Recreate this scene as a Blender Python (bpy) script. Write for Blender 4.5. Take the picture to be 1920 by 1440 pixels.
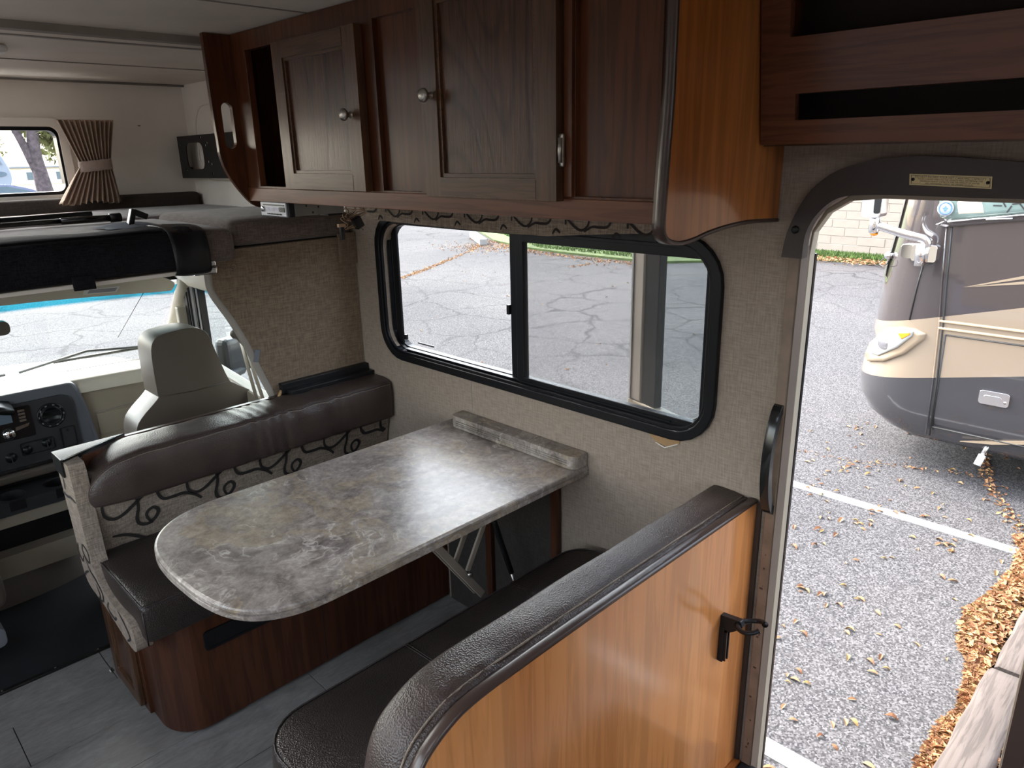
import bpy, bmesh, math, random
from mathutils import Vector, Matrix
from mathutils.geometry import tessellate_polygon
R = math.radians
C = bpy.context.scene.collection
rnd = random.Random(7)
for o in list(bpy.data.objects): bpy.data.objects.remove(o)

# ------------------------------------------------------------------ camera, world, sun, exposure
# world: metres, +X towards the wall with the entry door, +Y towards the cab, floor at z = 0
sc = bpy.context.scene
cam = bpy.data.cameras.new('camera'); co = bpy.data.objects.new('camera', cam); C.objects.link(co)
yaw, pitch, roll, fpx = .780709, .309393, -.0221389, 1363.5
fw = Vector((math.sin(yaw)*math.cos(pitch), math.cos(yaw)*math.cos(pitch), -math.sin(pitch)))
r0 = Vector((math.cos(yaw), -math.sin(yaw), 0)); u0 = r0.cross(fw)
rt = r0*math.cos(roll) + u0*math.sin(roll); up = -r0*math.sin(roll) + u0*math.cos(roll)
co.matrix_world = Matrix(((rt.x, up.x, -fw.x, 0), (rt.y, up.y, -fw.y, 0), (rt.z, up.z, -fw.z, 1.6), (0, 0, 0, 1)))
cam.sensor_width = 36; cam.lens = fpx/1920*36; cam.clip_start = .02; cam.clip_end = 400
sc.camera = co
w = bpy.data.worlds.new('world'); sc.world = w; w.use_nodes = True
wn = w.node_tree; bg = wn.nodes['Background']
sky = wn.nodes.new('ShaderNodeTexSky'); sky.sky_type = 'NISHITA'; sky.sun_disc = False
sky.sun_elevation = R(44); sky.sun_rotation = R(0); sky.air_density = 1.2; sky.dust_density = 3.0
hs = wn.nodes.new('ShaderNodeHueSaturation'); hs.inputs['Saturation'].default_value = .45
wn.links.new(sky.outputs[0], hs.inputs['Color']); wn.links.new(hs.outputs[0], bg.inputs[0])
bg.inputs[1].default_value = 2.1
sun = bpy.data.lights.new('sun', 'SUN'); sun.energy = 3.2; sun.angle = R(4); sun.color = (1, .95, .88)
so = bpy.data.objects.new('sun', sun); C.objects.link(so)
sd = Vector((-.05, -1, -math.tan(R(44)))).normalized()
so.rotation_euler = sd.to_track_quat('-Z', 'Y').to_euler()
sc.view_settings.view_transform = 'Standard'; sc.view_settings.look = 'None'
sc.view_settings.gamma = 1; sc.view_settings.use_curve_mapping = False
sc.view_settings.exposure = -0.25
G = -.85                                     # outside ground level

# ------------------------------------------------------------------ mesh helpers
WO = {}                                      # world origin of every object
class MB:
    def __init__(s): s.v = []; s.f = []; s.sm = []
    def add(s, vs, fs, sm=False):
        n = len(s.v); s.v += [tuple(p) for p in vs]; s.f += [tuple(n+i for i in f) for f in fs]; s.sm += [sm]*len(fs); return s
    def box(s, x0, x1, y0, y1, z0, z1):
        if x0 > x1: x0, x1 = x1, x0
        if y0 > y1: y0, y1 = y1, y0
        if z0 > z1: z0, z1 = z1, z0
        vs = [(x, y, z) for x in (x0, x1) for y in (y0, y1) for z in (z0, z1)]
        return s.add(vs, [(0,1,3,2), (4,6,7,5), (0,4,5,1), (2,3,7,6), (0,2,6,4), (1,5,7,3)])
    def obox(s, c, ax, ay, az, hx, hy, hz):
        c = Vector(c); ax = Vector(ax).normalized(); ay = Vector(ay).normalized(); az = Vector(az).normalized()
        vs = [c+ax*(i*hx)+ay*(j*hy)+az*(k*hz) for i in (-1,1) for j in (-1,1) for k in (-1,1)]
        return s.add(vs, [(0,1,3,2), (4,6,7,5), (0,4,5,1), (2,3,7,6), (0,2,6,4), (1,5,7,3)])
    def prism(s, pts, ax, a, b, holes=(), sm=False):
        def P(p, c): return {'x': (c, p[0], p[1]), 'y': (p[0], c, p[1]), 'z': (p[0], p[1], c)}[ax]
        loops = [list(pts)] + [list(h) for h in holes]
        tri = tessellate_polygon([[Vector((p[0], p[1], 0)) for p in l] for l in loops])
        allp = [p for l in loops for p in l]; n = len(allp)
        s.add([P(p, a) for p in allp], [tuple(t) for t in tri]); s.add([P(p, b) for p in allp], [tuple(reversed(t)) for t in tri])
        for l in loops:
            m = len(l)
            s.add([P(p, a) for p in l] + [P(p, b) for p in l], [(i, (i+1) % m, m+(i+1) % m, m+i) for i in range(m)], sm)
        return s
    def ring(s, outer, inner, ax, a, b): return s.prism(outer, ax, a, b, [inner])
    def tube(s, pts, r, n=8, closed=False, cap=True, flat=1.0, upv=None):
        pts = [Vector(p) for p in pts]; m = len(pts); vs = []
        rs = r if isinstance(r, (list, tuple)) else [r]*m
        prev = None
        for i, p in enumerate(pts):
            if closed: t = pts[(i+1) % m]-pts[i-1]
            else: t = pts[min(i+1, m-1)]-pts[max(i-1, 0)]
            t.normalize()
            if prev is None: a = (Vector(upv) if upv else (Vector((0,0,1)) if abs(t.z) < .9 else Vector((1,0,0))))
            else: a = prev
            a = (a - t*a.dot(t)).normalized(); prev = a; b = t.cross(a)
            for k in range(n):
                th = 2*math.pi*k/n; vs.append(p + a*(rs[i]*math.cos(th)*flat) + b*(rs[i]*math.sin(th)))
        fs = []
        for i in range(m if closed else m-1):
            j = (i+1) % m
            for k in range(n): fs.append((i*n+k, i*n+(k+1) % n, j*n+(k+1) % n, j*n+k))
        if not closed and cap: fs += [tuple(reversed(range(n))), tuple((m-1)*n+k for k in range(n))]
        return s.add(vs, fs, True)
    def grid(s, fn, nu, nv, cu=False, cv=False, sm=True):
        vs = [fn(i/(nu if cu else nu-1), j/(nv if cv else nv-1)) for i in range(nu) for j in range(nv)]; fs = []
        for i in range(nu if cu else nu-1):
            for j in range(nv if cv else nv-1):
                a, b = (i+1) % nu, (j+1) % nv; fs.append((i*nv+j, a*nv+j, a*nv+b, i*nv+b))
        return s.add(vs, fs, sm)
    def lathe(s, c, axis, prof, n=20):
        """prof: list of (radius, distance along axis)"""
        axis = Vector(axis).normalized(); a = Vector((0,0,1)) if abs(axis.z) < .9 else Vector((1,0,0))
        a = (a-axis*a.dot(axis)).normalized(); b = axis.cross(a); c = Vector(c)
        return s.grid(lambda i, j: c + axis*prof[round(j*(len(prof)-1))][1] + (a*math.cos(2*math.pi*i)+b*math.sin(2*math.pi*i))*max(prof[round(j*(len(prof)-1))][0], 1e-5), n, len(prof), cu=True)
    def build(s, name, m, parent=None, bevel=0, seg=2, smooth=None, subsurf=0):
        me = bpy.data.meshes.new(name); me.from_pydata(s.v, [], s.f)
        me.polygons.foreach_set('use_smooth', [(q if smooth is None else smooth) for q in s.sm])
        me.update(); bm = bmesh.new(); bm.from_mesh(me)
        bmesh.ops.remove_doubles(bm, verts=bm.verts, dist=1e-5)
        bmesh.ops.recalc_face_normals(bm, faces=bm.faces); bm.to_mesh(me); bm.free()
        for mm in (m if isinstance(m, (list, tuple)) else [m]): me.materials.append(mm)
        o = bpy.data.objects.new(name, me); C.objects.link(o)
        if parent:
            o.parent = parent; o.location = -WO[parent.name]
        WO[o.name] = Vector((0,0,0))
        if bevel:
            b = o.modifiers.new('bevel', 'BEVEL'); b.width = bevel; b.segments = seg; b.limit_method = 'ANGLE'; b.angle_limit = R(35)
            b.harden_normals = False
        if subsurf:
            b = o.modifiers.new('sub', 'SUBSURF'); b.levels = subsurf; b.render_levels = subsurf
        return o
def tag(o, label=None, cat=None, group=None, kind=None):
    if label: o['label'] = label
    if cat: o['category'] = cat
    if group: o['group'] = group
    if kind: o['kind'] = kind
    return o
def thing(name, label, cat, base, group=None):
    o = bpy.data.objects.new(name, None); C.objects.link(o); o.location = base; o.empty_display_size = .1
    WO[o.name] = Vector(base); return tag(o, label, cat, group)
def dup(o, loc, rot=None, parent=None, scale=None, label=None):
    c = o.copy(); C.objects.link(c); c.location = loc
    if rot: c.rotation_euler = rot
    if scale: c.scale = scale
    if parent: c.parent = parent; c.location = Vector(loc) - WO[parent.name]
    if label: c['label'] = label
    return c
def rr(a0, a1, b0, b1, r, n=6):
    """rounded rectangle outline; r may be 4 radii: (a0b0, a1b0, a1b1, a0b1)"""
    rs = r if isinstance(r, (list, tuple)) else (r,)*4; out = []
    for (ca, cb, q, rad) in ((a0, b0, 2, rs[0]), (a1, b0, 3, rs[1]), (a1, b1, 0, rs[2]), (a0, b1, 1, rs[3])):
        sx = 1 if q in (2, 1) else -1; sy = 1 if q in (2, 3) else -1
        cx, cy = ca+sx*rad, cb+sy*rad
        for k in range(n+1):
            t = (q + k/n)*math.pi/2; out.append((cx+rad*math.cos(t), cy+rad*math.sin(t)))
    return out
def smoothpath(pts, n=6, closed=False):
    pts = [Vector(p) for p in pts]; m = len(pts); out = []
    for i in range(m if closed else m-1):
        p0 = pts[(i-1) % m] if closed or i else pts[0]; p1 = pts[i]; p2 = pts[(i+1) % m]
        p3 = pts[(i+2) % m] if closed or i+2 < m else p2
        for k in range(n):
            t = k/n; out.append(.5*((2*p1)+(p2-p0)*t+(2*p0-5*p1+4*p2-p3)*t*t+(3*p1-p0-3*p2+p3)*t**3))
    if not closed: out.append(pts[-1])
    return out
def cushion(x0, x1, y0, y1, z0, z1, r=.03, puff=.012, nx=18, ny=14, wr=0., seed=0):
    """soft box: superellipsoid-like closed surface with slightly domed faces and wrinkles"""
    cx, cy, cz = (x0+x1)/2, (y0+y1)/2, (z0+z1)/2; hx, hy, hz = (x1-x0)/2, (y1-y0)/2, (z1-z0)/2
    mb = MB(); rg = random.Random(seed); ph = [rg.random()*6 for _ in range(6)]
    def axis(h, n):
        a = [-h, -h+r*.15, -h+r*.45, -h+r]; k = n-8
        a += [-h+r+(2*h-2*r)*(i+1)/(k+1) for i in range(k)]; a += [h-r, h-r*.45, h-r*.15, h]; return a
    X, Y, Z = axis(hx, nx), axis(hy, ny), axis(hz, 9)
    idx = {}
    def vert(i, j, k):
        key = (i, j, k)
        if key in idx: return idx[key]
        p = Vector((X[i], Y[j], Z[k])); q = Vector((max(-hx+r, min(hx-r, p.x)), max(-hy+r, min(hy-r, p.y)), max(-hz+r, min(hz-r, p.z))))
        d = p-q
        if d.length > 0: d = d.normalized()*r
        p = q+d
        u, v_, w_ = p.x/hx, p.y/hy, p.z/hz
        p.z += puff*(1-u*u)*(1-v_*v_)*(1 if w_ > 0 else -.3)*abs(w_)
        p.y += puff*.6*(1-u*u)*(1-w_*w_)*v_; p.x += puff*.6*(1-v_*v_)*(1-w_*w_)*u
        if wr: p.z += wr*math.sin(p.x*42+ph[0]+3*math.sin(p.y*11+ph[1]))*math.sin(p.y*17+ph[2])*max(0, w_)
        mb.v.append((p.x+cx, p.y+cy, p.z+cz)); idx[key] = len(mb.v)-1; return idx[key]
    NX, NY, NZ = len(X)-1, len(Y)-1, len(Z)-1
    for i in range(NX):
        for j in range(NY):
            for k in (0, NZ): mb.f.append((vert(i,j,k), vert(i+1,j,k), vert(i+1,j+1,k), vert(i,j+1,k)))
    for i in range(NX):
        for k in range(NZ):
            for j in (0, NY): mb.f.append((vert(i,j,k), vert(i+1,j,k), vert(i+1,j,k+1), vert(i,j,k+1)))
    for j in range(NY):
        for k in range(NZ):
            for i in (0, NX): mb.f.append((vert(i,j,k), vert(i,j+1,k), vert(i,j+1,k+1), vert(i,j,k+1)))
    mb.sm = [True]*len(mb.f); return mb

# ------------------------------------------------------------------ materials
def new(name):
    m = bpy.data.materials.new(name); m.use_nodes = True; nt = m.node_tree; return m, nt, nt.nodes['Principled BSDF']
def tc(nt, scale=(1,1,1), rot=(0,0,0)):
    t = nt.nodes.new('ShaderNodeTexCoord'); mp = nt.nodes.new('ShaderNodeMapping')
    mp.inputs['Scale'].default_value = scale; mp.inputs['Rotation'].default_value = rot
    nt.links.new(t.outputs['Object'], mp.inputs[0]); return mp.outputs[0]
def noise(nt, vec, sc_=5, det=4, rough=.5, dist=0):
    n = nt.nodes.new('ShaderNodeTexNoise'); n.inputs['Scale'].default_value = sc_; n.inputs['Detail'].default_value = det
    n.inputs['Roughness'].default_value = rough; n.inputs['Distortion'].default_value = dist; nt.links.new(vec, n.inputs[0]); return n.outputs[0]
def ramp(nt, fac, stops):
    r = nt.nodes.new('ShaderNodeValToRGB'); e = r.color_ramp.elements
    while len(e) < len(stops): e.new(.5)
    for el, (p, c) in zip(e, stops):
        el.position = p; el.color = (*c, 1) if len(c) == 3 else c
    nt.links.new(fac, r.inputs[0]); return r.outputs[0]
def mix(nt, fac, a, b, mode='MIX'):
    m = nt.nodes.new('ShaderNodeMix'); m.data_type = 'RGBA'; m.blend_type = mode
    for s_, v in ((0, fac), (6, a), (7, b)):
        if hasattr(v, 'links'): nt.links.new(v, m.inputs[s_])
        elif isinstance(v, (int, float)): m.inputs[s_].default_value = v
        else: m.inputs[s_].default_value = (*v, 1)
    return m.outputs[2]
def bump(nt, b, h, strength=.3, dist=.002):
    n = nt.nodes.new('ShaderNodeBump'); n.inputs['Strength'].default_value = strength; n.inputs['Distance'].default_value = dist
    nt.links.new(h, n.inputs['Height']); nt.links.new(n.outputs[0], b.inputs['Normal']); return n
def plain(name, col, rough=.5, metal=0, var=.12, vs=6, bs=0, bscale=200, bd=.0006, spec=None, coat=0):
    m, nt, b = new(name); v = tc(nt)
    n = noise(nt, v, vs, 3)
    c2 = tuple(max(0, c*(1-var)) for c in col); c3 = tuple(min(1, c*(1+var)) for c in col)
    nt.links.new(ramp(nt, n, [(.3, c2), (.7, c3)]), b.inputs['Base Color'])
    b.inputs['Roughness'].default_value = rough; b.inputs['Metallic'].default_value = metal
    if spec is not None: b.inputs['Specular IOR Level'].default_value = spec
    if coat: b.inputs['Coat Weight'].default_value = coat; b.inputs['Coat Roughness'].default_value = .05
    if bs: bump(nt, b, noise(nt, v, bscale, 3), bs, bd)
    return m
def wood(name, cols, axis='z', rough=.35, fine=90, broad=5, bs=.12, oak=False, spec=.32, boards=0, streaks=.55):
    m, nt, b = new(name)
    s = {'x': (.06, 1, 1), 'y': (1, .06, 1), 'z': (1, 1, .06)}[axis]
    v = tc(nt, s); n1 = noise(nt, v, fine, 5, .6, .6); n2 = noise(nt, v, broad, 3, .5, 1.5)
    base = ramp(nt, n2, [(.25, cols[0]), (.5, cols[1]), (.8, cols[2])])
    dark = tuple(c*.42 for c in cols[0])
    streak = ramp(nt, n1, [(.42, (.35,.35,.35)), (.56, (1,1,1))])
    col = mix(nt, streaks, base, streak, 'MULTIPLY')
    if oak:
        # cathedral figure: contour lines of a stretched noise field
        s2 = {'x': (.22, 1, 1), 'y': (1, .22, 1), 'z': (1, 1, .22)}[axis]
        f = noise(nt, tc(nt, s2), 3.2, 1.5, .4, .3)
        mm = nt.nodes.new('ShaderNodeMath'); mm.operation = 'MULTIPLY'; mm.inputs[1].default_value = 34; nt.links.new(f, mm.inputs[0])
        fr = nt.nodes.new('ShaderNodeMath'); fr.operation = 'PINGPONG'; fr.inputs[1].default_value = 1; nt.links.new(mm.outputs[0], fr.inputs[0])
        line = ramp(nt, fr.outputs[0], [(.0, (.3,.3,.3)), (.35, (1,1,1)), (1, (1,1,1))])
        por = ramp(nt, noise(nt, tc(nt, s), 260, 2, .6), [(.4, (.4,.4,.4)), (.55, (1,1,1))])
        line = mix(nt, .5, line, por, 'MULTIPLY')
        col = mix(nt, .6, col, line, 'MULTIPLY'); bump(nt, b, line, .5, .0006)
    else: bump(nt, b, n1, bs, .0008)
    if boards:
        vb = tc(nt, {'z': (boards, boards, .05)}.get(axis, (1,1,1)))
        vo = nt.nodes.new('ShaderNodeTexVoronoi'); vo.inputs['Scale'].default_value = 1; nt.links.new(vb, vo.inputs[0])
        hsv = nt.nodes.new('ShaderNodeSeparateColor'); nt.links.new(vo.outputs['Color'], hsv.inputs[0])
        col = mix(nt, .55, col, ramp(nt, hsv.outputs[0], [(0, (.80,.74,.70)), (1, (1.,1.,1.))]), 'MULTIPLY')
    nt.links.new(col, b.inputs['Base Color'])
    b.inputs['Roughness'].default_value = rough; b.inputs['Specular IOR Level'].default_value = spec
    return m
def leather(name, col, rough=.42):
    m, nt, b = new(name); v = tc(nt)
    vo = nt.nodes.new('ShaderNodeTexVoronoi'); vo.inputs['Scale'].default_value = 320; nt.links.new(v, vo.inputs[0])
    n = noise(nt, v, 8, 4); big = noise(nt, v, 22, 3, .5, 1.2)
    nt.links.new(ramp(nt, n, [(.3, tuple(c*.8 for c in col)), (.7, tuple(c*1.25 for c in col))]), b.inputs['Base Color'])
    add = mix(nt, .35, vo.outputs['Distance'], big, 'MIX')
    bump(nt, b, add, .65, .0022)
    b.inputs['Roughness'].default_value = rough; return m
def fabric(name, col, sc1=420, rough=.9, contrast=.35, ax=((1,1,.08),(1,.08,1)), bs=.4, sheen=0):
    m, nt, b = new(name)
    a = noise(nt, tc(nt, (1,1,.10)), sc1, 2, .6); c_ = noise(nt, tc(nt, (.10,.10,1)), sc1, 2, .6)
    w_ = mix(nt, .5, a, c_); l = tuple(c*(1-contrast) for c in col); h = tuple(c*(1+contrast) for c in col)
    nt.links.new(ramp(nt, w_, [(.38, l), (.62, h)]), b.inputs['Base Color'])
    bump(nt, b, w_, bs, .0008); b.inputs['Roughness'].default_value = rough
    b.inputs['Sheen Weight'].default_value = sheen; b.inputs['Specular IOR Level'].default_value = .15
    return m
def glass(name, tint=(.9,.95,.93), refl=.5, rough=0):
    """thin pane: straight-through light plus a fresnel reflection"""
    m = bpy.data.materials.new(name); m.use_nodes = True; nt = m.node_tree; nt.nodes.clear()
    o = nt.nodes.new('ShaderNodeOutputMaterial'); t = nt.nodes.new('ShaderNodeBsdfTransparent'); g = nt.nodes.new('ShaderNodeBsdfGlossy')
    t.inputs[0].default_value = (*tint, 1); g.inputs['Roughness'].default_value = rough; g.inputs[0].default_value = (refl, refl, refl, 1)
    fr = nt.nodes.new('ShaderNodeFresnel'); ge = nt.nodes.new('ShaderNodeNewGeometry'); mr = nt.nodes.new('ShaderNodeMapRange')
    mr.inputs[3].default_value = 1.3; mr.inputs[4].default_value = 1/1.3; nt.links.new(ge.outputs['Backfacing'], mr.inputs[0]); nt.links.new(mr.outputs[0], fr.inputs[0])
    mx = nt.nodes.new('ShaderNodeMixShader'); nt.links.new(fr.outputs[0], mx.inputs[0]); nt.links.new(t.outputs[0], mx.inputs[1]); nt.links.new(g.outputs[0], mx.inputs[2])
    nt.links.new(mx.outputs[0], o.inputs[0]); return m, nt, t
M = {}
# setting
M['linen'] = fabric('linen_wallpaper', (.305,.245,.202), 260, .85, .16, bs=.15)
M['panel_cloth'] = fabric('tan_panel_cloth', (.20,.150,.108), 260, .92, .28, bs=.4)
M['ceiling'] = plain('ceiling_vinyl', (.72,.66,.585), .6, var=.05, bs=.2, bscale=60)
M['capwall'] = plain('cream_moulded_wall', (.84,.785,.715), .55, var=.04, bs=.1, bscale=90)
M['trimgrey'] = plain('grey_trim', (.30,.27,.24), .5)
# woods
M['oak'] = wood('dark_oak', ((.085,.038,.021),(.11,.050,.028),(.135,.062,.035)), 'z', .27, 90, 4, oak=True)
M['oak_rail'] = wood('oak_rail', ((.085,.042,.023),(.11,.055,.030),(.135,.068,.038)), 'y', .28, 120, 6)
M['oak_stile'] = wood('oak_stile', ((.085,.042,.023),(.11,.055,.030),(.135,.068,.038)), 'z', .28, 120, 6)
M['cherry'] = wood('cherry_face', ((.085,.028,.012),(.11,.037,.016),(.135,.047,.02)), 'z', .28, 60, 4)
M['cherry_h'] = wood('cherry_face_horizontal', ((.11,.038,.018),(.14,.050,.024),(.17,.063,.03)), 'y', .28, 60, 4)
M['cherry_lit'] = wood('cherry_laminate_lit', ((.56,.21,.068),(.72,.305,.105),(.80,.38,.15)), 'z', .2, 45, 3, boards=10, bs=.04, streaks=.28)  # light from the doorway is put into this brighter cherry colour
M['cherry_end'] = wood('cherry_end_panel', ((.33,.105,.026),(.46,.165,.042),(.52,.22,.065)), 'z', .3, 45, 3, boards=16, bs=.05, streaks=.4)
M['cherry_base'] = wood('cherry_base', ((.060,.021,.010),(.085,.030,.015),(.105,.038,.02)), 'z', .34, 50, 3, boards=9)  # cherry darkened for the shadow on the bench base
M['jamb'] = plain('jamb_wrap', (.22,.155,.115), .5, var=.2, vs=25, bs=.2)
M['reveal'] = plain('brown_reveal', (.10,.075,.058), .5)
M['tmold'] = plain('dark_brown_t_moulding', (.055,.034,.027), .28, var=.05)
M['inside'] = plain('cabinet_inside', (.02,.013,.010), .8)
M['card'] = plain('cardboard', (.36,.22,.11), .85, var=.08, bs=.1)
for k_ in ('cherry_lit', 'cherry_end'):
    p_ = M[k_].node_tree.nodes['Principled BSDF']; p_.inputs['Coat Weight'].default_value = .35; p_.inputs['Coat Roughness'].default_value = .12
# soft
M['leather'] = leather('brown_leather', (.052,.035,.030), .36)
M['leather_seat'] = leather('brown_leather_seat', (.026,.019,.017), .34)
M['uphol'] = fabric('beige_upholstery', (.25,.20,.16), 300, .95, .35, bs=.6)
M['swirl'] = plain('dark_woven_swirl', (.018,.013,.012), .9)
M['bunk'] = fabric('brown_bunk_cloth', (.135,.105,.09), 300, .95, .30, bs=.6, sheen=.2)
M['bunkdark'] = fabric('dark_bunk_cloth', (.055,.047,.042), 300, .95, .2, bs=.3)
M['curtain'] = fabric('curtain_cloth', (.42,.31,.24), 500, .9, .1, bs=.25)
M['tie'] = fabric('curtain_tie_cloth', (.40,.31,.27), 500, .9, .1, bs=.25)
M['mesh'] = fabric('black_mesh_cloth', (.010,.009,.012), 500, .8, .6, bs=.7)
M['greycloth'] = plain('grey_cloth', (.16,.17,.19), .9)
# plastics, metals
M['black'] = plain('black_plastic', (.010,.010,.011), .35, var=.1, spec=.3)
M['blackmat'] = plain('black_rubber_mat', (.016,.017,.019), .6, var=.2, vs=9, bs=.3, bscale=300)
M['blackalu'] = plain('black_aluminium_frame', (.008,.008,.010), .35, var=.1, spec=.22)
M['blackgloss'] = plain('black_gloss', (.012,.012,.012), .15)
M['darkbrown'] = plain('dark_brown_vinyl', (.040,.027,.022), .5, bs=.35, bscale=350)
M['chrome'] = plain('chrome', (.85,.85,.86), .1, 1, var=.02)
M['nickel'] = plain('satin_nickel', (.50,.47,.43), .3, 1, var=.05)
M['alu'] = plain('aluminium', (.62,.62,.62), .35, 1, var=.03)
M['beigeplastic'] = plain('beige_plastic', (.33,.285,.22), .5, var=.04, bs=.15, bscale=500)
M['creamplastic'] = plain('cream_plastic', (.56,.52,.43), .5, var=.04, bs=.1, bscale=400)
M['greyplastic'] = plain('dark_grey_dash', (.024,.025,.028), .5, var=.06, bs=.2, bscale=600)
M['bluegrey'] = plain('blue_grey_dash', (.105,.115,.13), .42, var=.04, bs=.15, bscale=600)
M['seatleather'] = plain('taupe_seat_vinyl', (.10,.083,.067), .45, var=.06, bs=.3, bscale=260)
M['beigemetal'] = plain('beige_painted_steel', (.42,.36,.29), .45, var=.06)
M['brass'] = plain('brass_plate', (.42,.33,.18), .4, .7, var=.1)
M['white'] = plain('white_plastic', (.75,.75,.73), .4, var=.02)
M['whitelabel'] = plain('white_label', (.70,.70,.70), .6, var=.02)
M['lcd'] = plain('silver_display', (.45,.45,.55), .3, var=.2, vs=60)
M['silver'] = plain('silver_face', (.30,.31,.35), .35, .6, var=.1)
M['steelgrey'] = plain('galvanised_box', (.24,.24,.22), .45, .7, var=.15)
M['wire'] = plain('tan_wire', (.42,.27,.16), .6)
M['red'] = plain('dark_red_tape', (.10,.015,.012), .6)
# ------------------------------------------------------------------ special materials
def mk_stone():
    m, nt, b = new('stone_laminate')
    v = tc(nt); wp = nt.nodes.new('ShaderNodeVectorMath'); wp.operation = 'MULTIPLY_ADD'
    nn = nt.nodes.new('ShaderNodeTexNoise'); nn.inputs['Scale'].default_value = 3.2; nn.inputs['Detail'].default_value = 4; nt.links.new(v, nn.inputs[0])
    nt.links.new(nn.outputs['Color'], wp.inputs[0]); wp.inputs[1].default_value = (.5,.5,.5); nt.links.new(v, wp.inputs[2])
    v2 = wp.outputs[0]
    n1 = noise(nt, v2, 9, 10, .72, .3); n2 = noise(nt, v2, 3.2, 6, .55, 1.2); n3 = noise(nt, v, 45, 10, .8, .25)
    base = ramp(nt, n1, [(.32, (.115,.095,.086)), (.45, (.225,.190,.172)), (.56, (.33,.285,.258)), (.70, (.44,.39,.355))])
    tan = ramp(nt, n2, [(.50, (0,0,0)), (.56, (.8,.8,.8)), (.60, (.1,.1,.1)), (.64, (.7,.7,.7)), (.70, (0,0,0))])
    c = mix(nt, tan, base, (.34,.27,.19))
    # pale branching veins: contour lines of warped noise
    f = noise(nt, v2, 4.5, 6, .55, .6); 
    mm = nt.nodes.new('ShaderNodeMath'); mm.operation = 'PINGPONG'; mm.inputs[1].default_value = 1; m0 = nt.nodes.new('ShaderNodeMath'); m0.operation = 'MULTIPLY'; m0.inputs[1].default_value = 16; nt.links.new(f, m0.inputs[0]); nt.links.new(m0.outputs[0], mm.inputs[0])
    vein = ramp(nt, mm.outputs[0], [(0, (1,1,1)), (.10, (.35,.35,.35)), (.20, (0,0,0))])
    gate = ramp(nt, noise(nt, v, 5, 3), [(.42, (.05,.05,.05)), (.60, (.75,.75,.75))])
    c = mix(nt, mix(nt, 1, vein, gate, 'MULTIPLY'), c, (.60,.55,.50))
    c = mix(nt, .75, c, ramp(nt, n3, [(.36, (.42,.40,.39)), (.64, (1.35,1.35,1.35))]), 'MULTIPLY')
    nt.links.new(c, b.inputs['Base Color']); b.inputs['Roughness'].default_value = .30
    bump(nt, b, n3, .22, .0012); return m
M['stone'] = mk_stone()
def mk_asphalt():  # base colour darkened to hold down the outdoor brightness
    m, nt, b = new('asphalt'); v = tc(nt)
    vo = nt.nodes.new('ShaderNodeTexVoronoi'); vo.inputs['Scale'].default_value = 125; nt.links.new(v, vo.inputs[0])
    sp = nt.nodes.new('ShaderNodeSeparateColor'); nt.links.new(vo.outputs['Color'], sp.inputs[0])
    base = ramp(nt, sp.outputs[0], [(.0, (.028,.028,.030)), (.5, (.068,.066,.067)), (1, (.135,.132,.134))])
    big = ramp(nt, noise(nt, v, .35, 4), [(.35, (.82,.82,.84)), (.65, (1.12,1.10,1.08))])
    c = mix(nt, 1, base, big, 'MULTIPLY')
    # crack network: thin, warped, only in patches
    nn = nt.nodes.new('ShaderNodeTexNoise'); nn.inputs['Scale'].default_value = 1.4; nn.inputs['Detail'].default_value = 5; nt.links.new(v, nn.inputs[0])
    wp = nt.nodes.new('ShaderNodeVectorMath'); wp.operation = 'MULTIPLY_ADD'; nt.links.new(nn.outputs['Color'], wp.inputs[0]); wp.inputs[1].default_value = (.8,.8,0); nt.links.new(v, wp.inputs[2])
    cr = nt.nodes.new('ShaderNodeTexVoronoi'); cr.feature = 'DISTANCE_TO_EDGE'; cr.inputs['Scale'].default_value = .9; nt.links.new(wp.outputs[0], cr.inputs[0])
    line = ramp(nt, cr.outputs[0], [(0, (.8,.8,.8)), (.014, (.45,.45,.45)), (.028, (0,0,0))])
    sep = nt.nodes.new('ShaderNodeSeparateXYZ'); nt.links.new(v, sep.inputs[0])
    gate = ramp(nt, noise(nt, v, .22, 2), [(.30, (.15,.15,.15)), (.55, (.9,.9,.9))])
    far = nt.nodes.new('ShaderNodeMapRange'); far.inputs[1].default_value = 3.2; far.inputs[2].default_value = 5.5; nt.links.new(sep.outputs[1], far.inputs[0])
    g2 = mix(nt, 1, gate, far.outputs[0], 'MULTIPLY')
    c = mix(nt, mix(nt, 1, line, g2, 'MULTIPLY'), c, (.018,.018,.018))
    nt.links.new(c, b.inputs['Base Color']); b.inputs['Roughness'].default_value = .9; b.inputs['Specular IOR Level'].default_value = .12
    bump(nt, b, sp.outputs[0], .5, .004); return m
M['asphalt'] = mk_asphalt()
def mk_floor():
    m, nt, b = new('vinyl_plank'); v = tc(nt, (.35, 1, 1))
    n1 = noise(nt, v, 9, 7, .65, 1.2); n2 = noise(nt, v, 70, 5, .6, 1.0)
    oi = nt.nodes.new('ShaderNodeObjectInfo')
    c = ramp(nt, n1, [(.3, (.19,.178,.165)), (.5, (.27,.255,.24)), (.72, (.35,.335,.315))])
    c = mix(nt, .25, c, ramp(nt, n2, [(.4, (.4,.4,.4)), (.6, (1.1,1.1,1.1))]), 'MULTIPLY')
    nt.links.new(c, b.inputs['Base Color']); b.inputs['Roughness'].default_value = .30
    bump(nt, b, n2, .5, .0022); return m
M['plank'] = mk_floor()
M['joint'] = plain('plank_joint', (.05,.048,.045), .8)
M['paint'] = plain('white_line_paint', (.27,.27,.27), .8, var=.1, vs=30, bs=.3, bscale=60, bd=.003)  # outdoor base colours darkened to balance daylight with the dimmer interior
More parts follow.
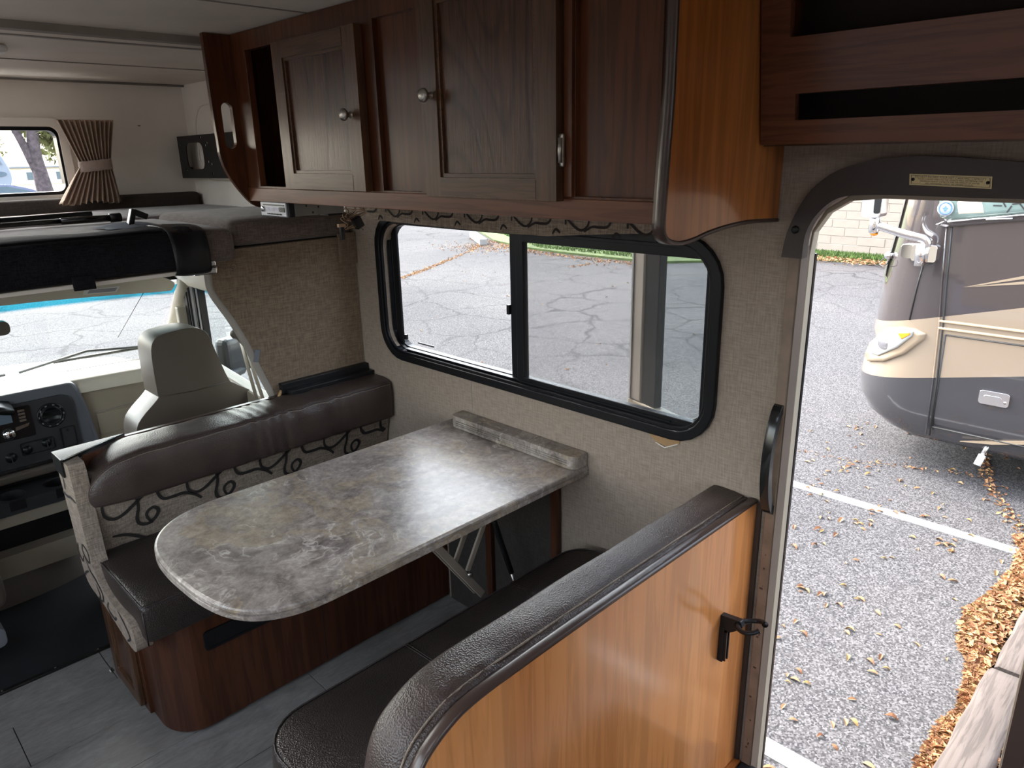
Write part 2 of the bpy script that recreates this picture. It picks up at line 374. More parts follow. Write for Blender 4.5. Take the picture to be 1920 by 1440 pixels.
M['timber'] = wood('weathered_timber', ((.075,.060,.052),(.10,.082,.072),(.13,.108,.096)), 'x', .9, 60, 8, bs=1.0)
M['concrete'] = plain('concrete', (.22,.21,.20), .9, var=.1, bs=.4, bscale=50)
M['block'] = plain('cream_painted_block', (.30,.25,.205), .85, var=.05, bs=.3, bscale=40, bd=.003)
M['grass'] = plain('grass', (.065,.11,.02), .9, var=.4, vs=3)
M['lawn'] = plain('lawn_ground', (.07,.10,.025), .95, var=.3, vs=4)
M['dry'] = plain('dry_grass', (.25,.18,.075), .95, var=.25, vs=2)
M['leafA'] = plain('leaf_orange', (.21,.092,.040), .8, var=.4, vs=20)
M['leafB'] = plain('leaf_tan', (.32,.165,.075), .8, var=.3, vs=20)
M['leafC'] = plain('leaf_yellow', (.30,.19,.07), .8, var=.3, vs=20)
M['bark'] = plain('bark', (.08,.06,.065), .9, var=.4, vs=8, bs=.8, bscale=12, bd=.03)
M['foliage'] = plain('olive_foliage', (.17,.17,.065), .9, var=.5, vs=2)
M['caralpha'] = plain('blue_grey_car_paint', (.16,.18,.30), .2, var=.05, coat=.6)
M['rvwhite'] = plain('white_gelcoat', (.26,.29,.35), .3, var=.03)
M['rvgrey'] = plain('grey_gelcoat', (.16,.18,.22), .3, var=.03)
M['carglass'] = plain('dark_car_glass', (.12,.16,.20), .05, var=.1, vs=3)
M['tire'] = plain('tyre', (.02,.02,.02), .8)
def mk_rvpaint():
    m, nt, b = new('three_tone_coach_paint'); t = nt.nodes.new('ShaderNodeTexCoord'); s = nt.nodes.new('ShaderNodeSeparateXYZ'); nt.links.new(t.outputs['Object'], s.inputs[0])
    def line(z0, slope):   # z + slope*y - z0 > 0
        a = nt.nodes.new('ShaderNodeMath'); a.operation = 'MULTIPLY_ADD'; nt.links.new(s.outputs[1], a.inputs[0]); a.inputs[1].default_value = slope; nt.links.new(s.outputs[2], a.inputs[2])
        g = nt.nodes.new('ShaderNodeMath'); g.operation = 'GREATER_THAN'; g.inputs[1].default_value = z0; nt.links.new(a.outputs[0], g.inputs[0]); return g.outputs[0]
    upper = line(.342+.27*1.67, .27); mid = line(-.10+.22*1.64, .22)
    c = mix(nt, mid, (.035,.034,.037), (.25,.195,.14)); c = mix(nt, upper, c, (.045,.036,.035))
    nt.links.new(c, b.inputs['Base Color']); b.inputs['Roughness'].default_value = .12; b.inputs['Coat Weight'].default_value = 1; b.inputs['Coat Roughness'].default_value = .03
    return m
M['rvpaint'] = mk_rvpaint()
M['gold'] = plain('gold_stripe', (.27,.21,.145), .25, var=.03)
M['rvdark'] = plain('coach_seam', (.02,.02,.02), .5)
M['amber'] = plain('amber_lens', (.80,.25,.02), .2)
M['lens'] = plain('headlamp_lens', (.36,.36,.34), .12, var=.1, vs=30, coat=.8)
M['sticker_blue'] = plain('blue_sticker', (.10,.20,.45), .5, var=.3, vs=80)
M['sticker_white'] = plain('white_sticker', (.40,.43,.47), .5, var=.1, vs=80)
M['glass'], _, _ = glass('window_glass', (.93,.94,.935), .35)
M['doorglass'], _, _ = glass('tinted_door_glass', (.82,.86,.87), .3)
M['greenglass'] = plain('green_coach_glass', (.15,.21,.19), .06, var=.35, vs=3, coat=1)
M['shield'], nts, tt = glass('windscreen_glass', (.92,.97,.96), .3)
# cyan shade band printed along the top of the windscreen
_s = nts.nodes.new('ShaderNodeTexCoord'); _x = nts.nodes.new('ShaderNodeSeparateXYZ'); nts.links.new(_s.outputs['Object'], _x.inputs[0])
nts.links.new(ramp(nts, _x.outputs[2], [(0, (.93,.98,.97)), (.5, (.93,.98,.97))]), tt.inputs[0])
_r = [n for n in nts.nodes if n.type == 'VALTORGB'][0]; _m = nts.nodes.new('ShaderNodeMapRange')
_m.inputs[1].default_value = 1.084; _m.inputs[2].default_value = 1.102; nts.links.new(_x.outputs[2], _m.inputs[0]); nts.links.new(_m.outputs[0], _r.inputs[0])
_r.color_ramp.elements[0].position = .15; _r.color_ramp.elements[1].position = .85; _r.color_ramp.elements[1].color = (.06,.50,.68,1)
def mk_screen():
    m = bpy.data.materials.new('insect_screen'); m.use_nodes = True; nt = m.node_tree; nt.nodes.clear()
    o = nt.nodes.new('ShaderNodeOutputMaterial'); t = nt.nodes.new('ShaderNodeBsdfTransparent'); d = nt.nodes.new('ShaderNodeBsdfDiffuse'); d.inputs[0].default_value = (.16,.16,.16,1)
    mx = nt.nodes.new('ShaderNodeMixShader'); mx.inputs[0].default_value = .22
    nt.links.new(t.outputs[0], mx.inputs[1]); nt.links.new(d.outputs[0], mx.inputs[2]); nt.links.new(mx.outputs[0], o.inputs[0]); return m
M['screen'] = mk_screen()

# ================================================================== SETTING
def struct(o, label=None): o['kind'] = 'structure'; return tag(o, label)
W = 1.5
# floor: board below, vinyl planks on top as pieces
fl = struct(MB().box(-.9, W, -3, 2.5, -.06, -.004).build('floor', M['joint']), 'grey wood-look vinyl plank floor')
y = 2.312; row = 0
PX = {0: .46, 1: .168}
pm = {}
while y > .25:
    h = (.188 if row == 0 else .208); top = 2.498 if row == 0 else y
    bot = 2.312 if row == 0 else y-.21
    L = .91; off = [.46, .168, .62, .90, .30][row % 5]
    x = off-2*L
    while x < W:
        a, b = max(x, -.9), min(x+L, W)
        if b-a > .03:
            p = MB().box(a+.0012, b-.0012, bot+.0012, top-.0012, -.004, 0).build('plank', M['plank'], fl, bevel=.0008, seg=1)
        x += L
    if row: y -= .21
    row += 1
cabfl = struct(MB().box(-.6, 1.2, 2.5, 3.6, -.06, -.002).build('floor', M['joint']))
# right wall with window and door holes
win_hole = rr(.85, 2.14, .925, 1.375, .09)
door_hole = [(.135, -.28), (.649, -.28), (.649, 1.38), (.644, 1.43), (.620, 1.474), (.578, 1.502), (.511, 1.507), (.22, 1.505), (.165, 1.48), (.137, 1.42)]
wr = MB().prism([(-3, -.3), (2.36, -.3), (2.36, 1.99), (-3, 1.99)], 'x', W, W+.045, [win_hole, door_hole])
wr = struct(wr.build('wall_right', M['linen']), 'greige linen-textured wall with the dinette window and entry door')
# small torn flap with bare board under the window
MB().prism([(1.015, .895), (.985, .872), (.95, .868), (.915, .885), (.915, .897)], 'x', W-.0015, W+.001).build('torn_patch', M['card'], wr)
MB().tube([(1.498, .985, .872), (1.494, .955, .866), (1.497, .92, .884)], .0018, 5).build('torn_flap', M['capwall'], wr)
MB().box(W-.0012, W+.001, 1.702, 1.704, 0, .93).build('wall_seam', M['trimgrey'], wr)
wl = MB().prism([(-3, -.3), (2.36, -.3), (2.36, 1.99), (-3, 1.99)], 'x', -.945, -.9, [rr(.2, 2.2, .80, 1.55, .09), rr(-2.3, -.5, .80, 1.5, .09)])  # unseen window openings on the left, added to bring daylight in
struct(wl.build('wall_left', M['linen']))
struct(MB().box(-.945, W+.045, -3.045, -3, -.3, 1.99).build('wall_rear', M['linen']))
ce = struct(MB().prism([(-.945, -3.045), (W+.045, -3.045), (W+.045, 2.36), (-.945, 2.36)], 'z', 1.945, 1.99, [rr(-.2, .6, -1.0, -.2, .03), rr(-.1, .5, -2.5, -1.9, .03), rr(-.8, -.2, .5, 1.1, .03)]).build('ceiling', M['ceiling']))  # hatch openings added out of view to let daylight in
MB().box(-.9, 1.08, 1.795, 1.80, 1.9425, 1.9455).build('ceiling_seam', M['trimgrey'], ce)
struct(MB().prism([(-.945, 2.36), (W+.045, 2.36), (W+.045, 3.71), (-.945, 3.71)], 'z', 1.925, 1.99, [rr(-.8, .15, 2.5, 3.5, .03)]).build('ceiling', M['ceiling']), 'textured overcab ceiling in front of the brown trim strip')  # unseen hatch opening added to brighten the overcab
t = MB().prism([(2.33, 1.945), (2.40, 1.945), (2.47, 1.935), (2.47, 1.925), (2.43, 1.922), (2.42, 1.932), (2.36, 1.930), (2.35, 1.922), (2.33, 1.925)], 'x', -.9, W)
struct(t.build('trim_1', M['trimgrey']), 'brownish ceiling trim strip where the overcab area begins')
struct(MB().box(-.9, W, 2.985, 2.99, 1.922, 1.926).build('trim_2', M['trimgrey']))
struct(MB().tube([(-.9, 3.63, 1.923), (W, 3.63, 1.921)], .006, 6).build('trim_3', M['trimgrey']))
# overcab side walls and front wall
ow = struct(MB().prism([(2.36, 1.24), (3.71, 1.24), (3.71, 1.99), (2.36, 1.99)], 'x', W, W+.045).build('wall_right', M['capwall']))
struct(MB().prism([(2.36, 1.24), (3.71, 1.24), (3.71, 1.99), (2.36, 1.99)], 'x', -.945, -.9, [rr(2.45, 3.55, 1.34, 1.63, .05)]).build('wall_left', M['capwall']))  # unseen side window opening added to brighten the overcab
arch = [(p[0], p[1]) for p in rr(2.5, 3.56, 1.5, 1.83, .12)]
MB().tube([(W-.002, a, b) for a, b in arch], .004, 5, closed=True).build('moulding_line', M['capwall'], ow)
wf = struct(MB().prism([(-.945, 1.24), (W+.045, 1.24), (W+.045, 1.99), (-.945, 1.99)], 'y', 3.66, 3.71, [rr(-.8, .955, 1.46, 1.745, .04)]).build('wall_front', M['capwall']), 'cream moulded overcab front wall around the small window')
MB().box(1.28, 1.29, 3.656, 3.662, 1.745, 1.748).build('wall_mark', M['black'], wf)
w2 = struct(MB().ring(rr(-.83, .985, 1.43, 1.775, .05), rr(-.795, .95, 1.465, 1.74, .035), 'y', 3.645, 3.662).build('window_2', M['capwall'], bevel=.003), 'overcab front window in a cream frame')  # widened beyond the view on the left to admit more daylight
MB().ring(rr(-.796, .951, 1.464, 1.741, .035), rr(-.785, .94, 1.478, 1.725, .03), 'y', 3.65, 3.70).build('black_frame', M['blackalu'], w2)
MB().box(-.79, .945, 3.665, 3.675, 1.470, 1.476).build('sill_rail', M['alu'], w2)
MB().box(-.79, .945, 3.68, 3.683, 1.47, 1.735).build('pane', M['glass'], w2)
# dinette window
w1 = struct(MB().ring(rr(.82, 2.175, .895, 1.41, .115), rr(.846, 2.148, .921, 1.384, .09), 'x', W-.014, W+.002).build('window_1', M['blackalu'], bevel=.004), 'black framed sliding dinette window')
def wring(name, a, b, x0, x1, m=M['blackalu']):
    return MB().ring(rr(.82+a, 2.175-a, .895+a, 1.41-a, max(.02, .115-a)), rr(.82+b, 2.175-b, .895+b, 1.41-b, max(.02, .115-b)), 'x', x0, x1).build(name, m, w1, bevel=.0012, seg=1)
wring('frame_liner', .0255, .0345, W-.008, W+.05); wring('frame_step', .033, .038, W+.014, W+.05); wring('frame_track', .036, .042, W+.030, W+.055)
for z in (.923, .933): MB().box(W+.004, W+.022, .95, 2.06, z, z+.004).build('sill_rib', M['blackalu'], w1)
for yy in (1.95, 1.72, 1.55, 1.34, 1.12): MB().box(W-.010, W+.01, yy, yy+.045, .917, .924).build('sill_clip', M['blackalu'], w1)
MB().box(W+.036, W+.039, 1.50, 2.14, .925, 1.375).build('pane', M['glass'], w1)
MB().box(W+.040, W+.043, .85, 1.53, .925, 1.375).build('pane', M['glass'], w1)
MB().box(W+.020, W+.021, .86, 1.465, .935, 1.365).build('insect_screen', M['screen'], w1)
MB().box(W+.022, W+.046, 1.505, 1.535, .925, 1.38).build('mullion', M['blackalu'], w1, bevel=.002)
MB().box(W+.008, W+.030, 1.468, 1.498, .925, 1.38).build('mullion', M['blackalu'], w1, bevel=.002)
MB().box(W+.008, W+.026, .86, 1.47, 1.352, 1.385).build('sash_rail', M['blackalu'], w1, bevel=.002)
MB().box(W+.008, W+.026, .86, 1.47, .925, .948).build('sash_rail', M['blackalu'], w1, bevel=.002)
MB().box(W+.025, W+.034, 2.095, 2.125, .93, 1.38).build('sash_stile', M['blackalu'], w1, bevel=.002)
MB().box(W+.008, W+.026, .85, .872, .93, 1.38).build('sash_stile', M['blackalu'], w1, bevel=.002)
MB().box(W+.014, W+.03, 1.535, 1.546, 1.13, 1.16).build('latch', M['black'], w1, bevel=.002)
MB().box(W+.024, W+.034, 2.075, 2.088, .963, .980).build('latch', M['black'], w1)
MB().box(W+.034, W+.0355, 1.93, 2.02, .955, .961).build('window_label', M['silver'], w1)
# entry door surround
arch_o = [(.1, 1.55), (.29, 1.566), (.429, 1.577), (.519, 1.571), (.586, 1.552), (.634, 1.515), (.662, 1.466), (.677, 1.422), (.683, 1.378)]
arch_i = [(.639, 1.378), (.636, 1.43), (.615, 1.471), (.577, 1.501), (.511, 1.508), (.36, 1.507), (.24, 1.506), (.17, 1.50), (.12, 1.49)]
sm_ = lambda P_, n=4: [(p.x, p.y) for p in smoothpath([(a, b, 0) for a, b in P_], n)]
ar = struct(MB().prism(sm_(arch_o)+sm_(arch_i), 'x', W-.024, W+.001).build('trim_4', M['darkbrown'], bevel=.006, seg=3), 'dark brown padded arch over the entry door')
MB().lathe((W-.025, .658, 1.436), (-1, 0, 0), [(0, .003), (.006, .003), (.008, .001), (.008, -.002)], 14).build('screw_cap', M['black'], ar)
pl = MB().prism([(.456, 1.5465), (.454, 1.5275), (.324, 1.5225), (.326, 1.5425)], 'x', W-.0265, W-.024).build('placard', M['brass'], ar)
ring_o = [(.456, 1.5465), (.454, 1.5275), (.324, 1.5225), (.326, 1.5425)]; ring_i = [(.453, 1.5445), (.4515, 1.5295), (.3265, 1.5247), (.3285, 1.5405)]
MB().ring([tuple(p) for p in ring_i], [((p[0]-.39)*.985+.39, (p[1]-1.5345)*.93+1.5345) for p in ring_i], 'x', W-.0268, W-.0265).build('placard_border', M['black'], pl)
for yy, zz in ((.449, 1.537), (.331, 1.5325)): MB().lathe((W-.0265, yy, zz), (-1, 0, 0), [(0, .0015), (.0028, .0012), (.003, 0)], 10).build('placard_screw', M['black'], pl)
def text(name, s, size, loc, m, parent, rot, ext=.0002):
    cu = bpy.data.curves.new(name, 'FONT'); cu.body = s; cu.size = size; cu.align_x = 'CENTER'; cu.align_y = 'CENTER'; cu.extrude = ext
    to = bpy.data.objects.new(name, cu); C.objects.link(to); dg = bpy.context.evaluated_depsgraph_get(); dg.update()
    me = bpy.data.meshes.new_from_object(to.evaluated_get(dg)); bpy.data.objects.remove(to)
    me.transform(Matrix.Translation(loc) @ rot); me.materials.clear(); me.materials.append(m)
    o = bpy.data.objects.new(name, me); C.objects.link(o); o.parent = parent
    o.location = -WO[parent.name]; WO[o.name] = Vector((0,0,0)); return o
# reading direction -Y seen from inside (looking towards +X), tilted with the plate
tr = Matrix(((0, 0, -1, 0), (-1, 0, 0, 0), (0, 1, 0, 0), (0, 0, 0, 1))) @ Matrix.Rotation(R(-2.1), 4, 'Z')
for k, (s, sz, dz) in enumerate((('DO NOT EXCEED YOUR NET CARRYING CAPACITY', .0048, .0052), ('YOUR LOADED UNITS IN THE VEHICLE WILL DETERMINE THE', .0037, .0014), ('MAXIMUM WEIGHT CAPACITY FOR THE WEIGHT OF WATER', .0034, -.0021), ('AND ADDITIONAL CARGO. SEE OWNERS MANUAL.', .0033, -.0055))):
    text('lettering', s, sz, (W-.0266, .39, 1.5345+dz), M['black'], pl, tr)
struct(MB().box(W-.0095, W+.028, .6462, .6488, -.28, 1.40).build('trim_6', M['reveal']), 'brown reveal of the doorway')
jb = struct(MB().box(W-.010, W+.001, .6488, .673, -.0, 1.378).build('trim_5', M['jamb'], bevel=.002), 'speckled brown jamb strip beside the entry door')
for k in range(14):
    z = .06+rnd.random()*.9; MB().box(W-.0112, W-.0098, .656+rnd.random()*.010, .658+rnd.random()*.010, z, z+.004).build('nail_hole', M['tmold'], jb)
struct(MB().box(W-.0012, W+.001, .6735, .6748, 0, 1.385).build('trim_15', M['whitelabel']))
struct(MB().box(W-.008, W+.001, .683, .6955, 0, .80).build('trim_16', M['darkbrown'], bevel=.001))
df = MB().prism([(.649, -.28), (.645, -.28), (.645, 1.38), (.640, 1.427), (.616, 1.466), (.575, 1.492), (.511, 1.498), (.225, 1.496), (.175, 1.47), (.147, 1.42), (.145, 1.3), (.145, -.28), (.135, -.28), (.135, 1.3), (.137, 1.42), (.165, 1.48), (.22, 1.505), (.511, 1.507), (.578, 1.502), (.620, 1.474), (.644, 1.43), (.649, 1.38)], 'x', W+.028, W+.053)
d1 = struct(df.build('door_1', M['beigeplastic'], bevel=.001, seg=1), 'beige metal frame of the open entry door')
MB().box(W+.053, W+.062, .643, .648, -.28, 1.38).build('door_seal', M['black'], d1)
struct(MB().box(W-.06, W+.002, .10, .134, -.28, 1.5).build('trim_7', M['tmold'], bevel=.004), 'dark brown upright at the rear side of the doorway')
# outer shell of our coach under the floor and the opened entry door outside, folded against the wall
struct(MB().box(-.9, W+.03, -3, 2.5, -.42, -.065).build('floor', M['rvwhite']))

for k, (nm, b) in enumerate((('added_window_5', (-.925, -.92, .2, 2.2, .80, 1.55)), ('added_window_6', (-.925, -.92, -2.3, -.5, .80, 1.5)), ('added_window_7', (-.925, -.92, 2.45, 3.55, 1.34, 1.63)),
        ('added_hatch_8', (-.2, .6, -1.0, -.2, 2.03, 2.035)), ('added_hatch_9', (-.1, .5, -2.5, -1.9, 2.03, 2.035)), ('added_hatch_10', (-.8, -.2, .5, 1.1, 2.03, 2.035)), ('added_hatch_11', (-.8, .15, 2.5, 3.5, 2.03, 2.035)))):
    struct(MB().box(*b).build(nm, M['glass']))  # panes of the unseen windows and hatches added for daylight
struct(MB().box(-.6, -.55, 2.36, 3.1, 1.13, 1.262).build('wall_left', M['capwall'])); struct(MB().box(-.58, -.575, 2.36, 3.1, .74, 1.13).build('window_12', M['glass']))
# ---------------- cab shell
def lp(a, b, t): return a+(b-a)*t
cabm = M['creamplastic']
ws = MB()
def shield(u, v):
    x = -.47+u*1.54; k = ((x-.3)/.77)**2
    return (x, lp(3.02, 3.60, 1-v)-.10*k, lp(.70, 1.15, v)-.015*k)
ws.grid(shield, 17, 9)
w3 = struct(ws.build('window_3', M['shield']), 'large windscreen of the cab with a cyan shade band')
MB().tube([shield(.93, .95), shield(.905, .45)], .0015, 4).build('aerial_wire', M['black'], w3)
struct(MB().box(-.62, 1.22, 2.95, 3.12, 1.15, 1.262).build('trim_8', M['bunkdark']), 'dark header above the windscreen')
struct(MB().box(-.9, W, 2.337, 3.70, 1.262, 1.272).build('ceiling', M['bunkdark']))
struct(MB().prism([(.99, 1.245), (1.0, 1.236), (1.12, 1.115), (1.16, 1.115), (1.16, 1.245)], 'y', 2.33, 3.0).build('trim_9', cabm, bevel=.008), 'cream liner along the cab door top')
pil = MB().tube(smoothpath([(1.10, 2.90, 1.20), (1.115, 2.98, 1.12), (1.12, 3.08, 1.02), (1.12, 3.2, .90), (1.12, 3.42, .72)], 4), .028, 10, upv=(1,0,0))
a9 = struct(pil.build('trim_10', cabm), 'cream A-pillar between windscreen and door window')
MB().obox((1.115, 3.02, .93), (1, 0, 0), (0, 1, 0), (0, 0, 1), .03, .016, .10).build('pillar_grip', cabm, a9, bevel=.006)
for k, (y0, dy, mm) in enumerate(((2.985, .030, 'black'), (2.955, .008, 'greyplastic'), (2.915, .030, 'blackmat'), (2.895, .008, 'greyplastic'), (2.865, .022, 'black'))):
    struct(MB().box(1.115, 1.145, y0-dy/2, y0+dy/2, .60, 1.13).build('trim_11', M[mm], bevel=.003))
dw = MB().prism([(2.345, 0), (3.1, 0), (3.1, .80), (2.345, .73)], 'x', 1.14, 1.2)
dd = struct(dw.build('door_2', M['beigeplastic'], bevel=.01), 'beige passenger door of the cab below its window')
MB().box(1.16, 1.165, 2.345, 2.9, .74, 1.16).build('pane', M['shield'], dd)
struct(MB().box(1.14, 1.2, 2.345, 3.0, 1.12, 1.25).build('wall_right', cabm))
MB().prism([(2.3, 0), (3.1, 0), (3.1, .78), (2.3, .74)], 'x', -.6, -.54).build('door_3', M['beigeplastic'])['kind'] = 'structure'
struct(MB().box(-.6, 1.2, 3.42, 3.5, 0, .70).build('wall_front', M['greyplastic']))
struct(MB().box(1.2, W+.04, 2.32, 2.36, -.3, 1.24).build('wall_right', M['capwall']))
struct(MB().box(-.945, -.6, 2.32, 2.36, -.3, 1.24).build('wall_left', M['capwall']))

# outside shell of our own coach, so that daylight only enters through the openings
struct(MB().prism([(-.945, -3.05), (W+.045, -3.05), (W+.045, 3.72), (-.945, 3.72)], 'z', 1.99, 2.02, [rr(-.2, .6, -1.0, -.2, .03), rr(-.1, .5, -2.5, -1.9, .03), rr(-.8, -.2, .5, 1.1, .03), rr(-.8, .15, 2.5, 3.5, .03)]).build('roof', M['rvwhite']))

# ================================================================== FURNITURE
def ribbon(mb, pts, fn, wd):
    P = smoothpath([(a, b, 0) for a, b in pts], 5); n = len(P); L = []
    for i, p in enumerate(P):
        t = (P[min(i+1, n-1)]-P[max(i-1, 0)]); t.normalize(); q = Vector((-t.y, t.x, 0)); k = wd*(.62+.38*math.sin(3.1*i/n))
        a = p+q*k/2; b = p-q*k/2; L += [fn(a.x, a.y), fn(b.x, b.y)]
    mb.add(L, [(2*i, 2*i+1, 2*i+3, 2*i+2) for i in range(n-1)])
SW = [[(.0,.035),(.005,-.005),(.03,-.025),(.06,-.018),(.10,.012),(.135,.038),(.17,.047)],
      [(.075,.055),(.10,.03),(.105,-.01),(.098,-.05),(.105,-.075),(.13,-.085),(.155,-.07),(.165,-.045),(.15,-.028),(.13,-.04),(.13,-.062),(.145,-.088)],
      [(.165,.06),(.168,.02),(.185,-.008),(.22,-.012),(.25,-.012),(.285,-.03),(.31,-.055)],
      [(.17,.047),(.20,.044),(.225,.055),(.24,.08)], [(.02,-.09),(.06,-.10),(.10,-.125),(.13,-.15)], [(.25,.10),(.27,.07),(.262,.04)]]
def swirls(name, fn, u0, u1, parent, wd=.0075, v0=0, vmin=-9, vmax=9, ph=0, sc_=1.0):
    mb = MB(); u = u0+ph
    while u < u1:
        for s in SW:
            pts = [(u+a*sc_, v0+b*sc_) for a, b in s]; seg = []
            for p in pts:
                if u0 <= p[0] <= u1 and vmin <= p[1] <= vmax: seg.append(p)
                else:
                    if len(seg) > 2: ribbon(mb, seg, fn, wd)
                    seg = []
            if len(seg) > 2: ribbon(mb, seg, fn, wd)
        u += .262*sc_
    return mb.build(name, M['swirl'], parent)

# ---------------- far bench (against the cab)
fb = thing('dinette_bench', 'front dinette bench with brown leather bolster and swirl-patterned backrest, backing onto the cab', 'bench', (1.0, 2.05, 0), 'dinette benches')
base_o = [(W-.006, 1.87)] + [(W-.006, 2.24)] + [(.482, 2.24), (.482, 1.985)] + [(.482+.10*(1-math.cos(a)), 1.985-.115*math.sin(a)) for a in [R(k) for k in range(10, 91, 10)]]
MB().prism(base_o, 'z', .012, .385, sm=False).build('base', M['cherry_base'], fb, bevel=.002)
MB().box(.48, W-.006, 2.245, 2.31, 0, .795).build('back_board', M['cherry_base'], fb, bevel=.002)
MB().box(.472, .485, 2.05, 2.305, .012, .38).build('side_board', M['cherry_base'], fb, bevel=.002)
cd = MB().ring(rr(2.075, 2.30, .03, .35, .004, 1), rr(2.115, 2.26, .07, .31, .004, 1), 'x', .456, .472).build('cabinet_door', M['oak_stile'], fb, bevel=.004)
MB().box(.464, .470, 2.11, 2.265, .065, .315).build('door_panel', M['oak'], cd)
MB().ring(rr(2.110, 2.265, .065, .315, .002, 1), rr(2.121, 2.254, .076, .304, .002, 1), 'x', .4605, .466).build('panel_bead', M['oak_stile'], cd, bevel=.002)
MB().tube([(.450, 2.318, .02), (.446, 2.325, .03), (.452, 2.332, .035), (.458, 2.33, .02)], .0025, 6).build('hook', M['nickel'], fb)
MB().box(.968, .971, 1.8685, 1.8705, .02, .38).build('panel_joint', M['inside'], fb)
MB().prism(rr(.603, .80, .266, .318, .008, 3), 'y', 1.8655, 1.8705).build('vent_slot', M['black'], fb, bevel=.002)
MB().ring(rr(.598, .805, .261, .323, .01, 3), rr(.606, .797, .269, .315, .006, 3), 'y', 1.8635, 1.869).build('vent_rim', M['black'], fb)
# fabric backrest, leaning
def backf(u, v):
    x = lp(.470, 1.492, u); z = lp(.44, .70, v); return (x, lp(2.232, 2.165, v)-.006*math.sin(v*math.pi)-.0015*math.sin(x*55)*math.sin(v*9), z)
mb = MB(); mb.grid(backf, 40, 14); n = len(mb.v)
mb.add([(.470, 2.245, .44), (1.492, 2.245, .44), (1.492, 2.245, .70), (.470, 2.245, .70)], [(0,1,2,3)])
bk = mb.build('backrest', M['uphol'], fb)
swirls('swirl_pattern', lambda u, v: (u, lp(2.232, 2.165, (v-.44)/.26)-.0095, v), .475, 1.488, bk, .0115, .625, .445, .69, .01, .92)
# leather bolster roll
def bol(u, v):
    x = lp(.452, 1.497, u); e = max(0, min(1, (x-.452)/.16)); h = math.sqrt(max(0, 1-(1-e)**2.2)); zt = .668+.138*h+.012*math.sin(min(1, e)*1.5)*0
    # cross-section, v around
    wr_ = .0042*math.exp(-((x-1.10)/.20)**2)*math.sin(x*120+4*math.sin(x*19)+v*9) + .0014*math.sin(x*61+1)
    sec = [(2.245, .662), (2.19, .657), (2.150, .656), (2.139, .662), (2.134, .69), (2.130, .74), (2.131, .775), (2.136, .796), (2.150, .806), (2.19, .812), (2.26, .812), (2.296, .804)]
    k = v*(len(sec)-1); i = min(int(k), len(sec)-2); f = k-i
    yy = lp(sec[i][0], sec[i+1][0], f); zz = lp(sec[i][1], sec[i+1][1], f)
    zz = .66+(zz-.66)*(zt-.66)/.152 if zz > .66 else zz
    if u > .985: yy = lp(yy, 2.19, (u-.985)/.015*.25)
    if e < 1: yy += .055*(1-h)
    yy += wr_*(.3+.7*abs(math.sin(v*math.pi))); return (x, yy, zz + wr_*.5*(1 if v > .6 else 0))
mb = MB(); mb.grid(bol, 150, 34)
bo = mb.build('bolster', M['leather'], fb)
MB().tube([Vector(bol(u/60, .67))+Vector((0, -.0012, .0006)) for u in range(0, 61)], .0016, 5).build('seam', M['leather'], bo)
MB().tube([Vector(bol(u/60, .635))+Vector((0, -.0010, .0004)) for u in range(0, 61)], .0009, 5).build('stitching', M['uphol'], bo)
# patterned L-shaped side panel on the aisle end
Lp = [(2.215, .798), (2.18, .79), (2.172, .71), (2.162, .58), (2.150, .50), (2.10, .452), (2.0, .432), (1.90, .440), (1.868, .425), (1.86, .385), (1.875, .352), (1.94, .350), (2.09, .383), (2.20, .392), (2.25, .405), (2.276, .45), (2.283, .56), (2.30, .70), (2.306, .79)]
Lp = [(p.x, p.y) for p in smoothpath([(a, b, 0) for a, b in Lp], 3, True)]
sp = MB().prism(Lp, 'x', .427, .470, sm=True).build('side_panel', M['uphol'], fb, bevel=.010, seg=4)
for pts in ([(2.30,.685),(2.26,.682),(2.22,.69),(2.175,.688)], [(2.21,.545),(2.175,.54),(2.162,.525),(2.172,.50),(2.20,.50),(2.222,.52),(2.21,.545)], [(2.26,.53),(2.275,.50),(2.25,.475),(2.225,.50)],
            [(2.21,.50),(2.19,.47),(2.14,.455),(2.10,.43),(2.11,.40),(2.16,.39)], [(2.20,.46),(2.24,.44),(2.262,.42)], [(2.05,.425),(2.07,.395),(2.02,.385),(2.0,.40)], [(1.97,.435),(1.93,.415),(1.90,.385),(1.93,.36)], [(2.28,.76),(2.262,.73),(2.268,.70)], [(2.15,.44),(2.13,.41),(2.15,.39)]):
    mb = MB(); ribbon(mb, pts, lambda a, b: (.4255, a, b), .008); mb.build('swirl_pattern', M['swirl'], sp)
MB().prism([(.424, 2.218), (.424, 2.314), (.62, 2.314), (.585, 2.296)], 'z', .792, .806).build('corner_cap', M['blackgloss'], fb, bevel=.0015)
MB().box(.421, .426, 2.222, 2.314, .752, .806).build('corner_flange', M['black'], fb, bevel=.001)
MB().tube([(.43, 2.219, .807), (.585, 2.296, .807)], .0018, 6).build('cap_edge', M['alu'], fb)
MB().box(.585, W-.006, 2.297, 2.314, .795, .801).build('top_strip', M['tmold'], fb, bevel=.001)
MB().box(1.135, W-.004, 2.288, 2.312, .806, .842).build('cap_rail', M['black'], fb, bevel=.0015)
MB().box(1.15, W-.006, 2.252, 2.288, .800, .820).build('cap_rail', M['black'], fb, bevel=.0015)
MB().tube([(1.12, 2.29, .80), (1.135, 2.30, .815), (1.15, 2.295, .812)], .006, 6).build('foam_scrap', M['card'], fb)

